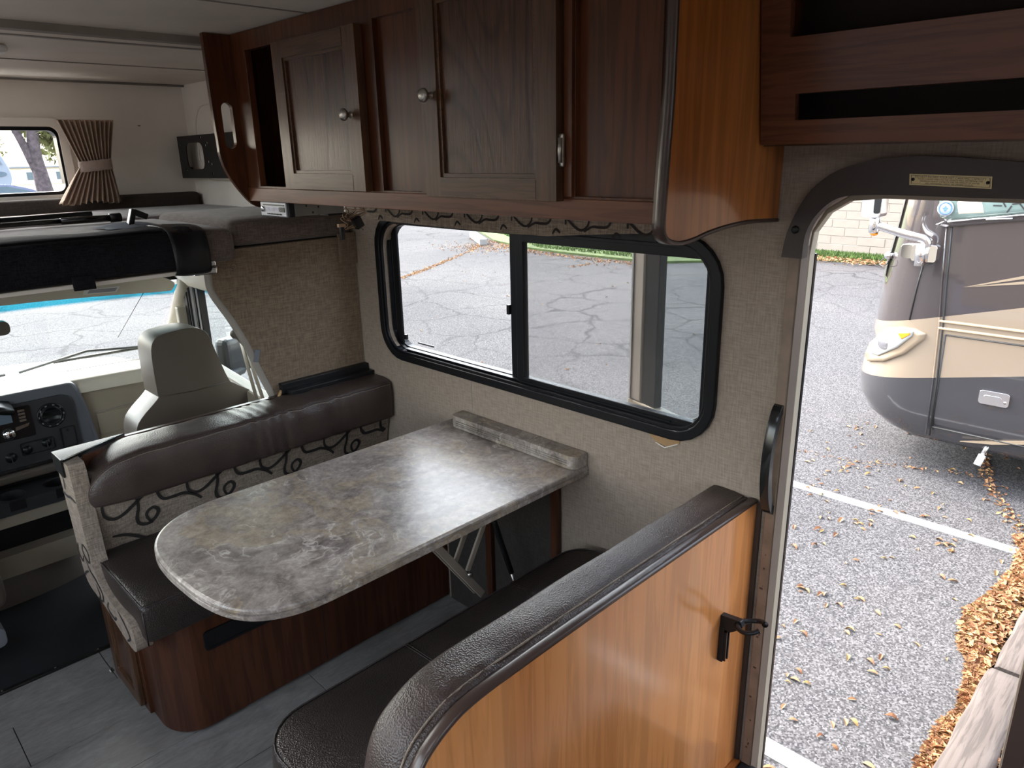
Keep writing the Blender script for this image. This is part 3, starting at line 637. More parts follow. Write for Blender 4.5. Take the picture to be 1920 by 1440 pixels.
def softslab(outline, z0, z1, r=.02, dome=.008, wrk=0, seed=0):
    mb = MB(); cx = sum(p[0] for p in outline)/len(outline); cy = sum(p[1] for p in outline)/len(outline)
    cx = (max(p[0] for p in outline)+min(p[0] for p in outline))/2; cy = (max(p[1] for p in outline)+min(p[1] for p in outline))/2
    hx = (max(p[0] for p in outline)-min(p[0] for p in outline))/2; hy = (max(p[1] for p in outline)-min(p[1] for p in outline))/2
    rings = [(r, z0)]
    for a in (60, 30, 0): rings.append((r*(1-math.cos(R(a))), z0+r*(1-math.sin(R(a)))))
    rings.append((-.003, (z0+z1)/2))
    for a in (0, 20, 45, 70, 90): rings.append((r*(1-math.cos(R(a))), z1-r*(1-math.sin(R(a)))))
    L = len(outline); vs = []; rg = random.Random(seed)
    for ins, z in rings:
        for p in outline: vs.append((cx+(p[0]-cx)*(1-ins/hx), cy+(p[1]-cy)*(1-ins/hy), z))
    for k, s in enumerate((.86, .7, .5, .28, .08)):
        for p in outline:
            x, y = cx+(p[0]-cx)*(1-r/hx)*s, cy+(p[1]-cy)*(1-r/hy)*s
            vs.append((x, y, z1+dome*(1-s*s)+wrk*math.sin(x*38+2*math.sin(y*19))*math.sin(y*30+x*9)))
    n = len(rings)+5
    fs = [(i*L+j, i*L+(j+1) % L, (i+1)*L+(j+1) % L, (i+1)*L+j) for i in range(n-1) for j in range(L)]
    fs += [tuple(reversed(range(L))), tuple((n-1)*L+j for j in range(L))]; mb.add(vs, fs, True); return mb
def dense(pts, d=.03):
    out = []
    for i, p in enumerate(pts):
        q = pts[(i+1) % len(pts)]; l = math.hypot(q[0]-p[0], q[1]-p[1]); n = max(1, int(l/d))
        out += [(lp(p[0], q[0], k/n), lp(p[1], q[1], k/n)) for k in range(n)]
    return out
sc1 = softslab(dense(rr(.447, 1.49, 1.822, 2.215, .015, 3)), .388, .500, .012, .006, .0012, 3).build('seat_cushion', M['leather_seat'])
tag(sc1, 'dark brown leather seat cushion on the front bench under the table', 'cushion', 'dinette seat cushions')
MB().tube([(p[0], p[1], .4985) for p in rr(.450, 1.487, 1.825, 2.21, .015, 3)], .0022, 5, closed=True).build('piping', M['leather_seat'], sc1)
MB().tube([(.4465, 1.8195, .49), (.4465, 1.8195, .39)], .002, 5).build('corner_seam', M['leather_seat'], sc1)

# ---------------- near bench with laminated partition
nb = thing('dinette_bench', 'rear dinette bench with a cherry laminate partition and leather-topped back, next to the entry door', 'bench', (1.0, .90, 0), 'dinette benches')
Po = [(W-.005, .803), (1.2, .805), (.95, .806), (.76, .805), (.70, .804), (.631, .803), (.579, .798), (.545, .788), (.511, .770), (.489, .750), (.472, .72), (.462, .68), (.458, .62), (.458, .5), (.458, .3), (.458, 0)]
MB().prism(Po+[(W-.005, 0)], 'y', .696, .715).build('partition', M['cherry_lit'], nb)
def offs(pts, d):
    P = [Vector((p[0], p[1])) for p in pts]; out = []
    for i, p in enumerate(P):
        t = (P[min(i+1, len(P)-1)]-P[max(i-1, 0)]).normalized(); nrm = Vector((t.y, -t.x))   # outward for this direction
        out.append(p+nrm*d)
    return out
Pd = [(p.x, p.y) for p in smoothpath([(a, b, 0) for a, b in Po], 4)]
def sweep(sec, closed_sec=True, wfun=None):
    mb = MB(); n = len(sec); vs = []; P = Pd
    PP = [Vector(p) for p in P]
    for i, p in enumerate(PP):
        t = (PP[min(i+1, len(PP)-1)]-PP[max(i-1, 0)]).normalized(); nrm = Vector((t.y, -t.x))
        if nrm.y < 0 and abs(nrm.y) > .5: nrm = -nrm
        for (o_, yy) in sec:
            q = p+nrm*o_; k = wfun(p, o_, yy, i) if wfun else (0, 0); vs.append((q.x+nrm.x*k[0], yy+k[1], q.y+nrm.y*k[0]))
    fs = [(i*n+j, i*n+(j+1) % n, (i+1)*n+(j+1) % n, (i+1)*n+j) for i in range(len(PP)-1) for j in range(n)]
    fs += [tuple(range(n)), tuple((len(PP)-1)*n+j for j in reversed(range(n)))]
    mb.add(vs, fs, True); return mb
# check outward normal: at the straight top it must point up
sweep([(-.004, .6945), (.0015, .6945), (.0035, .699), (.0035, .712), (.0015, .7165), (-.004, .7165)]).build('edge_moulding', M['tmold'], nb)
def bw(p, o_, yy, i):
    if yy < .722 or o_ < -.02: return (0, 0)
    k = math.sin(p[0]*95+2.5*math.sin(p[0]*31)); e = math.exp(-((yy-.735)/.02)**2)
    return (.0022*k*e + .0012*math.sin(p[0]*23+yy*60), .0012*k*e)
bsec = [(-.14, .718), (-.02, .718), (-.008, .7185), (-.001, .722), (.001, .729), (.0, .733), (.0035, .738), (.0055, .75), (.006, .765), (.006, .78), (.0055, .797), (.003, .810), (-.004, .819), (-.02, .823), (-.06, .824), (-.14, .824)]
bo2 = sweep(bsec, wfun=bw).build('bolster', M['leather'], nb)
sweep([(-.0015, .7315), (.0028, .7315), (.0028, .7335), (-.0015, .7335)]).build('stitching', M['uphol'], bo2)
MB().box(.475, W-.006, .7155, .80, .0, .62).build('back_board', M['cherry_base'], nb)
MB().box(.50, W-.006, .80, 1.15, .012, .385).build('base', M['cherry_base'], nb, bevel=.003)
MB().box(.49, 1.49, .80, .85, .50, .68).build('backrest', M['uphol'], nb, bevel=.012, seg=3)
sc2 = softslab(dense(rr(.452, 1.475, .84, 1.218, (.03, .03, .09, .10), 7)), .388, .500, .014, .010, .0014, 5).build('seat_cushion', M['leather_seat'])
tag(sc2, 'dark brown leather seat cushion with rounded corners on the rear bench beside the partition', 'cushion', 'dinette seat cushions')
MB().tube([(p[0], p[1], .4985) for p in rr(.456, 1.471, .844, 1.214, (.03, .03, .09, .10), 7)], .0024, 5, closed=True).build('piping', M['leather_seat'], sc2)
for x in (.83, 1.18):
    for dx in (-.003, .003): MB().tube([(x+dx, lp(.845, 1.21, k/8), .5005+.0098*(1-((lp(.845, 1.21, k/8)-1.03)/.19)**2)*(1-((x-.96)/.52)**2)) for k in range(9)], .0012, 5).build('seam', M['leather_seat'], sc2)
# baseboard moulding and black step corner at the foot of the partition
struct(MB().box(1.0, W-.002, .676, .697, .0, .045).build('baseboard_partition', M['cherry_end'], bevel=.004), 'cherry moulding along the foot of the partition')
sb = MB().box(1.10, W, .30, .672, -.02, .0).box(1.38, W-.001, .60, .674, 0, .05).build('step_edge', M['black'], bevel=.006)
tag(sb, 'black rubber step edging on the floor at the entry door', 'step')
# cherry clip: black broken plastic holder
cl = thing('clip_holder', 'black plastic two-pronged holder screwed to the cherry partition', 'clip', (1.37, .69, .45))
MB().box(1.355, 1.357+.018, .682, .696, .435, .530).build('mounting_strip', M['black'], cl, bevel=.002)
MB().box(1.357, 1.361, .676, .684, .44, .525).box(1.369, 1.373, .676, .684, .44, .525).build('rail', M['black'], cl)
MB().prism([(.696, .505), (.66, .53), (.64, .55), (.645, .565), (.696, .56)], 'x', 1.357, 1.373).build('bracket', M['black'], cl, bevel=.002)
for s in (-1, 1):
    MB().tube(smoothpath([(1.365+s*.004, .655, .553), (1.365+s*.022, .640, .555), (1.365+s*.030, .620, .560), (1.365+s*.024, .604, .566), (1.365+s*.016, .598, .569)], 4), [.0065]*4+[.0055]*12+[.0075], 8).build('prong', M['black'], cl)

# ---------------- table
tb = thing('dinette_table', 'stone-look laminate dinette table with rounded free end and folding steel arms', 'table', (1.0, 1.5, .0))
To = [(W-.003, 1.208), (.70, 1.208), (.64, 1.209), (.585, 1.216), (.535, 1.237), (.495, 1.272), (.468, 1.325), (.452, 1.40), (.446, 1.49), (.446, 1.57), (.455, 1.645), (.478, 1.705), (.515, 1.752), (.565, 1.785), (.63, 1.803), (.70, 1.808), (W-.003, 1.802)]
Ts = [(p.x, p.y) for p in smoothpath([(a, b, 0) for a, b in To[1:-1]], 4)]; To2 = [To[0]]+Ts+[To[-1]]
def tring(d, z):
    c = (1.0, 1.505); return [(max(p[0], 0)+(d if p[0] < 1.3 else 0)*(1 if p[0] < .9 else 0)*(c[0]-p[0])/.55, p[1]+d*(1 if p[1] < c[1] else -1)*min(1, abs(p[1]-c[1])/.3), z) for p in To2]
rings = [tring(.004, .708), tring(0, .711), tring(0, .722), tring(.0035, .7235), tring(.0035, .7255), tring(0, .727), tring(0, .733), tring(.002, .7365), tring(.006, .738)]
mb = MB(); L = len(To2); vs = [p for r_ in rings for p in r_]
mb.add(vs, [(i*L+j, i*L+(j+1) % L, (i+1)*L+(j+1) % L, (i+1)*L+j) for i in range(len(rings)-1) for j in range(L)])
mb.add([vs[j] for j in range(L)], [tuple(reversed(range(L)))]); mb.add([vs[(len(rings)-1)*L+j] for j in range(L)], [tuple(range(L))])
mb.build('tabletop', M['stone'], tb)
bs_o = rr(1.440, W-.004, 1.212, 1.748, (.022, .002, .002, .022), 5)
b1 = MB().prism(bs_o, 'z', .739, .778).build('back_ledge', M['stone'], tb, bevel=.006, seg=3)
for z in (.748, .755, .762): MB().tube([(1.4395, 1.24, z), (1.4395, 1.72, z)], .0013, 5).build('groove_bead', M['stone'], b1)
MB().box(1.25, 1.44, 1.46, 1.54, .700, .708).build('mounting_plate', M['beigemetal'], tb)
for yy in (1.485, 1.515):
    MB().obox((1.17, yy, .485), (1, 0, -1.42), (0, 1, 0), (1.42, 0, 1), .26, .004, .012).build('folding_arm', M['beigemetal'], tb, bevel=.002)
MB().obox((1.345, 1.478, .545), (1, 0, 1.75), (0, 1, 0), (-1.75, 0, 1), .18, .004, .009).build('folding_arm', M['beigemetal'], tb, bevel=.002)
MB().obox((1.325, 1.522, .545), (1, 0, 1.75), (0, 1, 0), (-1.75, 0, 1), .18, .004, .009).build('folding_arm', M['beigemetal'], tb, bevel=.002)
MB().lathe((1.262, 1.475, .375), (0, -1, 0), [(0, .008), (.008, .008), (.009, .0)], 10).build('pivot_bolt', M['nickel'], tb)
MB().lathe((1.34, 1.475, .52), (0, -1, 0), [(0, .006), (.005, .006), (.006, .0)], 10).build('pivot_bolt', M['nickel'], tb)
MB().tube([(1.325, 1.46, .62), (1.405, 1.44, .33)], .009, 8).build('gas_strut', M['black'], tb)
MB().tube([(1.405, 1.44, .33), (1.45, 1.43, .16)], .005, 8).build('strut_rod', M['nickel'], tb)
for yy in (1.325, 1.625):
    MB().box(1.478, W-.003, yy-.014, yy+.014, .01, .705).build('wall_cleat', M['cherry_base'], tb, bevel=.002)
struct(MB().box(W-.004, W-.0005, 1.34, 1.86, .0, .70).build('trim_12', M['bunkdark']))

# ================================================================== OVERHEAD CABINET
oc = thing('overhead_cabinet', 'long dark cherry overhead cabinet with oak panel doors above the dinette window', 'cabinet', (1.3, 1.47, 1.48))
XF = 1.08
MB().box(1.10, W-.003, .728, 2.24, 1.474, 1.486).build('bottom_board', M['cherry_h'], oc)
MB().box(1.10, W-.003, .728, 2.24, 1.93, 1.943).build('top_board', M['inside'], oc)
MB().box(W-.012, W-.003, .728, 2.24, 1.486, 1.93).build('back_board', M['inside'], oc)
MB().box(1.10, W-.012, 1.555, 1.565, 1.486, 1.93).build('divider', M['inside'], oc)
holes = [rr(1.60, 2.155, 1.516, 1.893, .001, 1), rr(1.37, 1.520, 1.516, 1.897, .001, 1), rr(.96, 1.33, 1.516, 1.90, .001, 1), rr(.737, .911, 1.517, 1.915, .001, 1)]
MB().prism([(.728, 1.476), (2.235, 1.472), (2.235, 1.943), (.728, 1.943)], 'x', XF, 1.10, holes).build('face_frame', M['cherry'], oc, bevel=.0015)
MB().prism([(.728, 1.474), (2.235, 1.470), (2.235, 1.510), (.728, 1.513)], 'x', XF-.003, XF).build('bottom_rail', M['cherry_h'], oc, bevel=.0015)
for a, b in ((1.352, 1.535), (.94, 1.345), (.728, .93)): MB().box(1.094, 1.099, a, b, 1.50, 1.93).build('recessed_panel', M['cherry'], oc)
MB().box(1.072, 1.079, .913, .932, 1.517, 1.94).build('stile', M['cherry'], oc)
def cab_door(y0, y1, z0, z1, knob_y, knob_z):
    o = MB().ring(rr(y0, y1, z0, z1, .001, 1), rr(y0+.052, y1-.052, z0+.042, z1-.042, .001, 1), 'x', 1.055, XF-.003).build('cabinet_door', M['oak_stile'], oc, bevel=.004, seg=2)
    MB().box(1.066, 1.072, y0+.045, y1-.045, z0+.036, z1-.036).build('door_panel', M['oak'], o)
    MB().ring(rr(y0+.046, y1-.046, z0+.037, z1-.037, .001, 1), rr(y0+.060, y1-.060, z0+.050, z1-.050, .001, 1), 'x', 1.0595, 1.067).build('panel_bead', M['oak_rail'], o, bevel=.002)
    for za, zb in ((z0, z0+.042), (z1-.042, z1)): MB().box(1.0543, 1.0555, y0+.0525, y1-.0525, za+.003, zb-.003).build('rail', M['oak_rail'], o)
    k = MB().lathe((1.055, knob_y, knob_z), (-1, 0, 0), [(.008, 0), (.006, .004), (.005, .010), (.011, .013), (.0145, .018), (.0135, .024), (.008, .027), (0, .028)], 18).build('knob', M['nickel'], o)
    k.scale = (1, 1, 1); return o
D1 = cab_door(1.560, 1.955, 1.513, 1.890, 1.600, 1.693)
D2 = cab_door(.936, 1.324, 1.508, 1.940, 1.292, 1.717)
for z in (1.600, 1.892):
    hg = MB().box(1.062, 1.071, .926, .937, z-.030, z+.030).build('hinge', M['nickel'], D2, bevel=.003)
    MB().tube([(1.060, .931, z-.022), (1.060, .931, z+.022)], .0045, 8).build('hinge_barrel', M['nickel'], D2)
# near end panel
Ep = [(1.085, 1.943), (1.085, 1.82), (1.084, 1.68), (1.077, 1.58), (1.072, 1.495), (1.072, 1.468), (1.085, 1.449), (1.121, 1.439), (1.17, 1.441), (1.224, 1.449), (1.301, 1.455), (1.386, 1.456), (W-.002, 1.450)]
Es = [(p.x, p.y) for p in smoothpath([(a, b, 0) for a, b in Ep], 4)]
ep = MB().prism(Es+[(W-.002, 1.943)], 'y', .708, .727).build('end_panel', M['cherry_end'], oc)
mb = MB(); n = len(Es); vs = []
for i, p in enumerate(Es):
    t = (Vector(Es[min(i+1, n-1)])-Vector(Es[max(i-1, 0)])).normalized(); nr = Vector((t.y, -t.x))
    for o_, yy in ((.003, .7065), (-.0035, .7055), (-.007, .711), (-.007, .724), (-.0035, .7295), (.003, .7285)): vs.append((p[0]-nr.x*o_*-1, yy, p[1]-nr.y*o_*-1))
mb.add(vs, [(i*6+j, i*6+(j+1) % 6, (i+1)*6+(j+1) % 6, (i+1)*6+j) for i in range(n-1) for j in range(6)], True)
mb.build('edge_moulding', M['tmold'], ep)
# far grab-handle panel
Hp = [(1.0, 1.943), (1.001, 1.76), (1.005, 1.643), (1.006, 1.609), (1.018, 1.563), (1.046, 1.513), (1.083, 1.466), (1.112, 1.451), (1.163, 1.452), (1.3, 1.466), (W-.003, 1.472)]
Hs = [(p.x, p.y) for p in smoothpath([(a, b, 0) for a, b in Hp], 4)]
hp = MB().prism(Hs+[(W-.003, 1.943)], 'y', 2.237, 2.256, [rr(1.026, 1.061, 1.626, 1.757, .0173, 6)]).build('grab_panel', M['cherry'], oc, bevel=.0015)
MB().tube([(a-.001, 2.2355, b-.001) for a, b in Hs[1:34]], .0022, 5).build('edge_moulding', M['oak_rail'], hp)
# things in and under the cabinet
cb = MB().prism([(1.93, 1.517), (2.10, 1.517), (2.105, 1.60), (2.125, 1.66), (2.125, 1.71), (1.93, 1.70)], 'x', 1.16, 1.165).build('cardboard_sheet', M['card'])
tag(cb, 'torn brown cardboard sheet standing inside the open overhead cabinet', 'cardboard')
pk = MB().lathe((1.27, 1.36, 1.474), (0, 0, -1), [(.052, 0), (.052, .006), (.046, .011), (.034, .012), (.03, .009), (0, .010)], 24).build('puck_light', M['white'])
tag(pk, 'round white puck light under the overhead cabinet above the window', 'light')
va = thing('window_valance', 'swirl-patterned fabric valance along the top of the dinette window', 'valance', (1.47, 1.55, 1.40))
vp_ = MB().prism([(2.20, 1.402), (2.10, 1.388), (1.80, 1.384), (1.50, 1.381), (1.32, 1.383), (1.22, 1.392), (1.05, 1.406), (.96, 1.41), (.96, 1.474), (2.20, 1.474)], 'x', 1.452, W-.001).build('fabric_board', M['uphol'], va, bevel=.006, seg=3)
swirls('swirl_pattern', lambda u, v: (1.4505, u, v), .98, 2.15, vp_, .007, 1.425, 1.388, 1.47, .0, .75)
# car stereo hanging by its wires
st = thing('car_stereo', 'loose car stereo with silver face hanging under the overhead cabinet', 'stereo', (1.12, 2.02, 1.43))
MB().box(1.09, 1.26, 1.99, 2.10, 1.432, 1.470).build('chassis', M['steelgrey'], st, bevel=.001)
MB().box(1.072, 1.092, 1.985, 2.105, 1.430, 1.472).build('front_housing', M['black'], st, bevel=.003)
fp = MB().box(1.066, 1.074, 1.99, 2.145, 1.430, 1.472).build('faceplate', M['silver'], st, bevel=.003)
MB().box(1.0645, 1.0665, 2.03, 2.105, 1.446, 1.458).build('display', M['lcd'], fp)
MB().box(1.0645, 1.0665, 2.0, 2.125, 1.462, 1.466).build('disc_slot', M['black'], fp)
MB().box(1.0645, 1.0665, 1.998, 2.024, 1.445, 1.459).build('button_pad', M['black'], fp)
MB().lathe((1.066, 2.128, 1.451), (-1, 0, 0), [(.008, 0), (.008, .004), (.006, .005), (0, .005)], 12).build('dial', M['chrome'], fp)
for k in range(5): MB().box(1.0642, 1.0665, 2.02+k*.018, 2.032+k*.018, 1.436, 1.440).build('button', M['black'], fp)
for a, b in ((1.13, 1.46), (1.17, 1.455), (1.22, 1.462), (1.15, 1.44)): MB().box(a, a+.004, 1.989, 1.991, b-.003, b+.003).build('screw_hole', M['black'], st)
wb = thing('wire_bundle', 'tangle of tan wires with black plugs hanging under the overhead cabinet', 'wires', (1.34, 2.0, 1.36))
for k in range(9):
    rg = random.Random(50+k); pts = [(1.29+rg.random()*.03, 2.02, 1.472)]
    for j in range(5): pts.append((1.27+rg.random()*.09, 2.0+rg.random()*.05, 1.45-j*.017-rg.random()*.012))
    MB().tube(smoothpath(pts, 5), .0012, 5).build('wire', M['wire'] if k % 3 else M['tmold'], wb)
MB().obox((1.325, 2.02, 1.395), (1, 0, .5), (0, 1, 0), (-.5, 0, 1), .014, .01, .018).build('plug', M['black'], wb, bevel=.002)
MB().box(1.255, 1.28, 2.02, 2.03, 1.385, 1.395).build('wire_tag', M['wire'], wb)
MB().box(1.262, 1.275, 2.02, 2.032, 1.345, 1.385).build('plug', M['black'], wb, bevel=.002)
MB().box(1.21, 1.26, 2.0, 2.05, 1.425, 1.436).build('plug', M['black'], wb)

# ---------------- open shelf unit over the door
su = thing('wall_shelf', 'shallow cherry shelf box with open slots above the entry door', 'shelf', (1.45, .1, 1.6))
f = MB().prism([(-.7, 1.602), (.703, 1.602), (.703, 1.943), (-.7, 1.943)], 'x', 1.386, 1.402, [rr(-.6, .636, 1.644, 1.689, .001, 1), rr(-.6, .648, 1.783, 1.92, .001, 1)])
f.v = [(x-(z-1.602)*.16, y, z) for x, y, z in f.v]; f.build('face_frame', M['cherry_h'], su, bevel=.0015)
MB().prism([(1.402, 1.602), (1.402-.055, 1.943), (W-.003, 1.943), (W-.003, 1.602)], 'y', .690, .703).build('side_board', M['cherry'], su)
MB().box(1.402, W-.003, -.7, .69, 1.602, 1.612).build('bottom_board', M['cherry_h'], su)
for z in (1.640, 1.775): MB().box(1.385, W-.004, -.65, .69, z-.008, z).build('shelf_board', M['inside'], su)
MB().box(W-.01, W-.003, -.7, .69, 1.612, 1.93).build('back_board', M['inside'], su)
MB().box(1.3985, 1.4035, -.7, .703, 1.5985, 1.603).build('bottom_bead', M['oak_rail'], su, bevel=.001)
# bent black grab handle on the wall by the door
gh = MB().prism([(p.x, p.y) for p in smoothpath([(a, b, 0) for a, b in [(W-.002, 1.052), (1.480, 1.048), (1.462, 1.012), (1.449, .955), (1.447, .895), (1.456, .835), (1.476, .793), (W-.002, .783), (W-.002, .803), (1.484, .812), (1.470, .855), (1.464, .90), (1.465, .95), (1.475, .995), (1.487, 1.030), (W-.002, 1.036)]], 3, True)], 'y', .652, .673, sm=True).build('grab_handle', M['blackgloss'], bevel=.006, seg=3)
tag(gh, 'bowed black grab handle on the wall beside the entry door', 'handle')

# ================================================================== PARTITION PANEL, BUNK, OVERCAB
pc = thing('partition_panel', 'tan cloth-covered partition panel with snap buttons between dinette and cab', 'panel', (1.25, 2.31, .83))
cur = [(p.x, p.y) for p in smoothpath([(a, b, 0) for a, b in [(.958, 1.318), (.956, 1.24), (.961, 1.187), (1.01, 1.091), (1.052, .992), (1.086, .89), (1.123, .79)]], 4)]
pp = MB().prism(cur+[(W-.003, .79), (W-.003, 1.322), (1.435, 1.322)], 'y', 2.315, 2.335).build('cloth_panel', M['panel_cloth'], pc, bevel=.003)
MB().tube([(a-.006, 2.325, b) for a, b in cur], .013, 8).build('edge_welt', M['trimgrey'], pc)
MB().obox((1.07, 2.315, .955), (.3, 0, 1), (0, 1, 0), (1, 0, -.3), .022, .004, .010).build('tape_scrap', M['greycloth'], pc, bevel=.002)
def pbut(x, z, r=.008):
    MB().lathe((x, 2.315, z), (0, -1, 0), [(r*1.4, 0), (r*1.4, .0015), (r, .002), (r*.9, .0008), (r*.45, .001), (r*.4, .003), (0, .003)], 16).build('snap_button', M['panel_cloth'], pp)
for x, z in ((1.003, 1.262), (1.033, 1.262), (1.262, 1.262), (1.41, 1.258)): pbut(x, z)
MB().prism([(1.425, 1.225), (W-.003, 1.222), (W-.003, 1.335), (1.425, 1.335)], 'y', 2.305, 2.3145).build('corner_flap', M['panel_cloth'], pc, bevel=.002)
struct(MB().box(-.9, W, 2.336, 2.36, 1.274, 1.283).build('trim_13', M['bunkdark']))
bd = MB().box(-.89, W-.004, 2.34, 3.64, 1.2725, 1.2855).build('bunk_board', M['bunkdark']); tag(bd, 'dark bunk platform board over the cab', 'platform')
def bc(x0, x1, y0, y1, z0, z1, label, r=.028, seed=1, m='bunk'):
    o = cushion(x0, x1, y0, y1, z0, z1, r, .008, 16, 14, .0015, seed).build('bunk_cushion', M[m]); return tag(o, label, 'cushion', 'bunk cushions')
bc(1.035, W-.004, 2.312, 2.93, 1.324, 1.408, 'brown cloth bunk cushion in the right corner above the tan partition panel', seed=1)
bc(.25, 1.03, 2.262, 2.90, 1.286, 1.392, 'brown cloth bunk cushion under the black mesh screen, beside the corner one', .03, 2)
bc(-.85, .24, 2.262, 2.90, 1.286, 1.392, 'brown cloth bunk cushion at the far left edge of the bunk', .03, 3)
bc(.30, W-.004, 2.94, 3.56, 1.286, 1.395, 'brown cloth bunk cushion at the back, under the overcab window', .03, 4)
MB().box(1.035, W-.01, 2.33, 2.92, 1.286, 1.322).build('bunk_riser', M['bunkdark'], bd)
bb = cushion(-.85, 1.488, 3.585, 3.657, 1.335, 1.450, .018, .003, 16, 10).build('bolster_pad', M['bunkdark']); tag(bb, 'long dark bolster pad along the overcab wall under the curtain', 'bolster')
struct(MB().box(-.9, .96, 2.268, 2.285, 1.264, 1.276).build('trim_14', M['capwall'], bevel=.002), 'thin pale metal trim under the front edge of the bunk')
rl = MB().box(.885, .955, 2.262, 2.30, 1.280, 1.296).box(.885, .955, 2.262, 2.30, 1.256, 1.276).build('chrome_rail', M['chrome'], bevel=.003); tag(rl, 'short bright metal rail beside the top corner of the cloth partition', 'rail')
# black mesh screen rolled over the bunk edge
ms = thing('mesh_screen', 'black mesh privacy screen draped over the front edge of the bunk', 'screen', (.2, 2.25, 1.29))
def drape(u, v):
    x = lp(-.8, .895, u); s = [(2.42, 1.402), (2.34, 1.405), (2.28, 1.402), (2.25, 1.392), (2.237, 1.36), (2.232, 1.32), (2.236, 1.288), (2.25, 1.284)]
    k = v*(len(s)-1); i = min(int(k), len(s)-2); f = k-i; y = lp(s[i][0], s[i+1][0], f); z = lp(s[i][1], s[i+1][1], f)
    return (x, y-.004*math.sin(x*13+v*4)-.002*math.sin(x*41), z+.003*math.sin(x*17)*(1-v)+.003*math.sin(x*9+1)*v)
md = MB().grid(drape, 90, 26).build('mesh_cloth', M['mesh'], ms); so_ = md.modifiers.new('s', 'SOLIDIFY'); so_.thickness = .004
def flap(u, v):
    p = drape(.955+.045*u+.018*u, v); return (p[0], p[1]-.006-.002*math.sin(u*9), p[2]-(.020*v*v+.006*v*math.sin(u*3)) + .002)
fl2 = MB().grid(flap, 10, 20).build('corner_flap', M['bunkdark'], ms); so_ = fl2.modifiers.new('s', 'SOLIDIFY'); so_.thickness = .004
fl2.data.materials[0] = M['black']
MB().box(.545, .60, 2.232, 2.24, 1.262, 1.30).build('strap', M['mesh'], ms, bevel=.001)
MB().tube([(-.8, 2.236, 1.398), (.80, 2.240, 1.400)], .004, 6).build('hem', M['mesh'], ms)
r1 = thing('tension_rod', 'black telescopic rod lying across the bunk cushions', 'rod', (.3, 2.78, 1.41))
MB().tube([(-.6, 2.78, 1.412), (.70, 2.78, 1.412)], .008, 10).build('tube', M['blackgloss'], r1)
MB().tube([(.68, 2.78, 1.412), (.83, 2.78, 1.412)], .011, 10).build('sleeve', M['blackgloss'], r1)
MB().tube([(.83, 2.78, 1.412), (.865, 2.78, 1.412)], .015, 12).build('end_cap', M['black'], r1)
r2 = MB().tube([(-.5, 3.02, 1.404), (.86, 3.08, 1.412)], .009, 10).build('tension_rod', M['black']); tag(r2, 'second dark rod lying behind the telescopic rod', 'rod')
ph = thing('clamp_and_cloth', 'black clamp resting on a crumpled grey cloth on the bunk', 'clamp', (.80, 2.45, 1.40))
MB().grid(lambda u, v: (.70+.16*u+.01*math.sin(v*5), 2.40+.14*v, 1.404+.016*abs(math.sin(u*7+v*5))*math.sin(math.pi*u)*math.sin(math.pi*v)), 16, 14).build('cloth', M['greycloth'], ph)
MB().obox((.79, 2.44, 1.432), (.35, 0, 1), (0, 1, 0), (1, 0, -.35), .026, .012, .008).build('clamp_jaw', M['black'], ph, bevel=.003)
MB().obox((.815, 2.44, 1.44), (1, 0, -.5), (0, 1, 0), (.5, 0, 1), .022, .012, .009).build('clamp_jaw', M['black'], ph, bevel=.003)
# overcab curtain
ct = thing('curtain', 'pinched beige curtain tied in the middle at the overcab window', 'curtain', (1.05, 3.62, 1.43))
def curt(u, v):
    z = lp(1.764, 1.428, v)
    if v < .545: k = v/.545; c = lp(1.032, 1.042, k); hw = lp(.110, .058, k**.9)
    else: k = (v-.545)/.455; c = lp(1.042, .998, k); hw = lp(.058, .122, k**.9)
    x = c+(2*u-1)*hw; d = .010+.012*abs(v-.545)
    ph_ = u*2*math.pi*11+.8*math.sin(v*5)
    return (x+.25*d*math.cos(ph_), 3.552-d*math.sin(ph_)-.012*math.cos((u-.5)*3), z+.004*math.sin(u*60)*(v > .97)-.004*v*math.sin(u*9))
co_ = MB().grid(curt, 180, 40).build('curtain_cloth', M['curtain'], ct); so_ = co_.modifiers.new('s', 'SOLIDIFY'); so_.thickness = .002
def tie(u, v):
    a = u*2*math.pi; return (1.042+.066*math.cos(a), 3.548+.030*math.sin(a), 1.581+.022*(2*v-1)+.006*math.cos(a)+.001*math.sin(a*9))
ti = MB().grid(tie, 40, 6, cu=True).build('tie_band', M['tie'], ct); so_ = ti.modifiers.new('s', 'SOLIDIFY'); so_.thickness = .004
# black perforated mounting plate on the side wall
hb = rr(3.39, 3.575, 1.553, 1.668, .035, 5)
tv = MB().prism([(3.05, 1.516), (3.68, 1.512), (3.69, 1.699), (3.05, 1.703)], 'x', 1.445, 1.449, [hb]+[rr(a-.008, a+.008, b-.005, b+.005, .004, 2) for a, b in ((3.64, 1.66), (3.60, 1.55), (3.40, 1.69), (3.36, 1.655), (3.34, 1.665), (3.35, 1.585), (3.32, 1.575), (3.32, 1.535), (3.19, 1.68), (3.17, 1.655), (3.15, 1.63), (3.20, 1.645))])
hp_ = thing('mounting_plate', 'black perforated steel plate with a rounded cut-out on the overcab side wall', 'bracket', (1.47, 3.4, 1.5))
tv.build('plate', M['black'], hp_); MB().box(1.449, W-.002, 3.05, 3.07, 1.53, 1.69).box(1.449, W-.002, 3.655, 3.67, 1.55, 1.56).build('standoff', M['black'], hp_)
# small ceiling light of the overcab
lf = MB().box(.42, .60, 2.62, 2.85, 1.900, 1.924).build('overcab_light', M['white'], bevel=.012, seg=3); tag(lf, 'white overcab ceiling light at the top left', 'light')

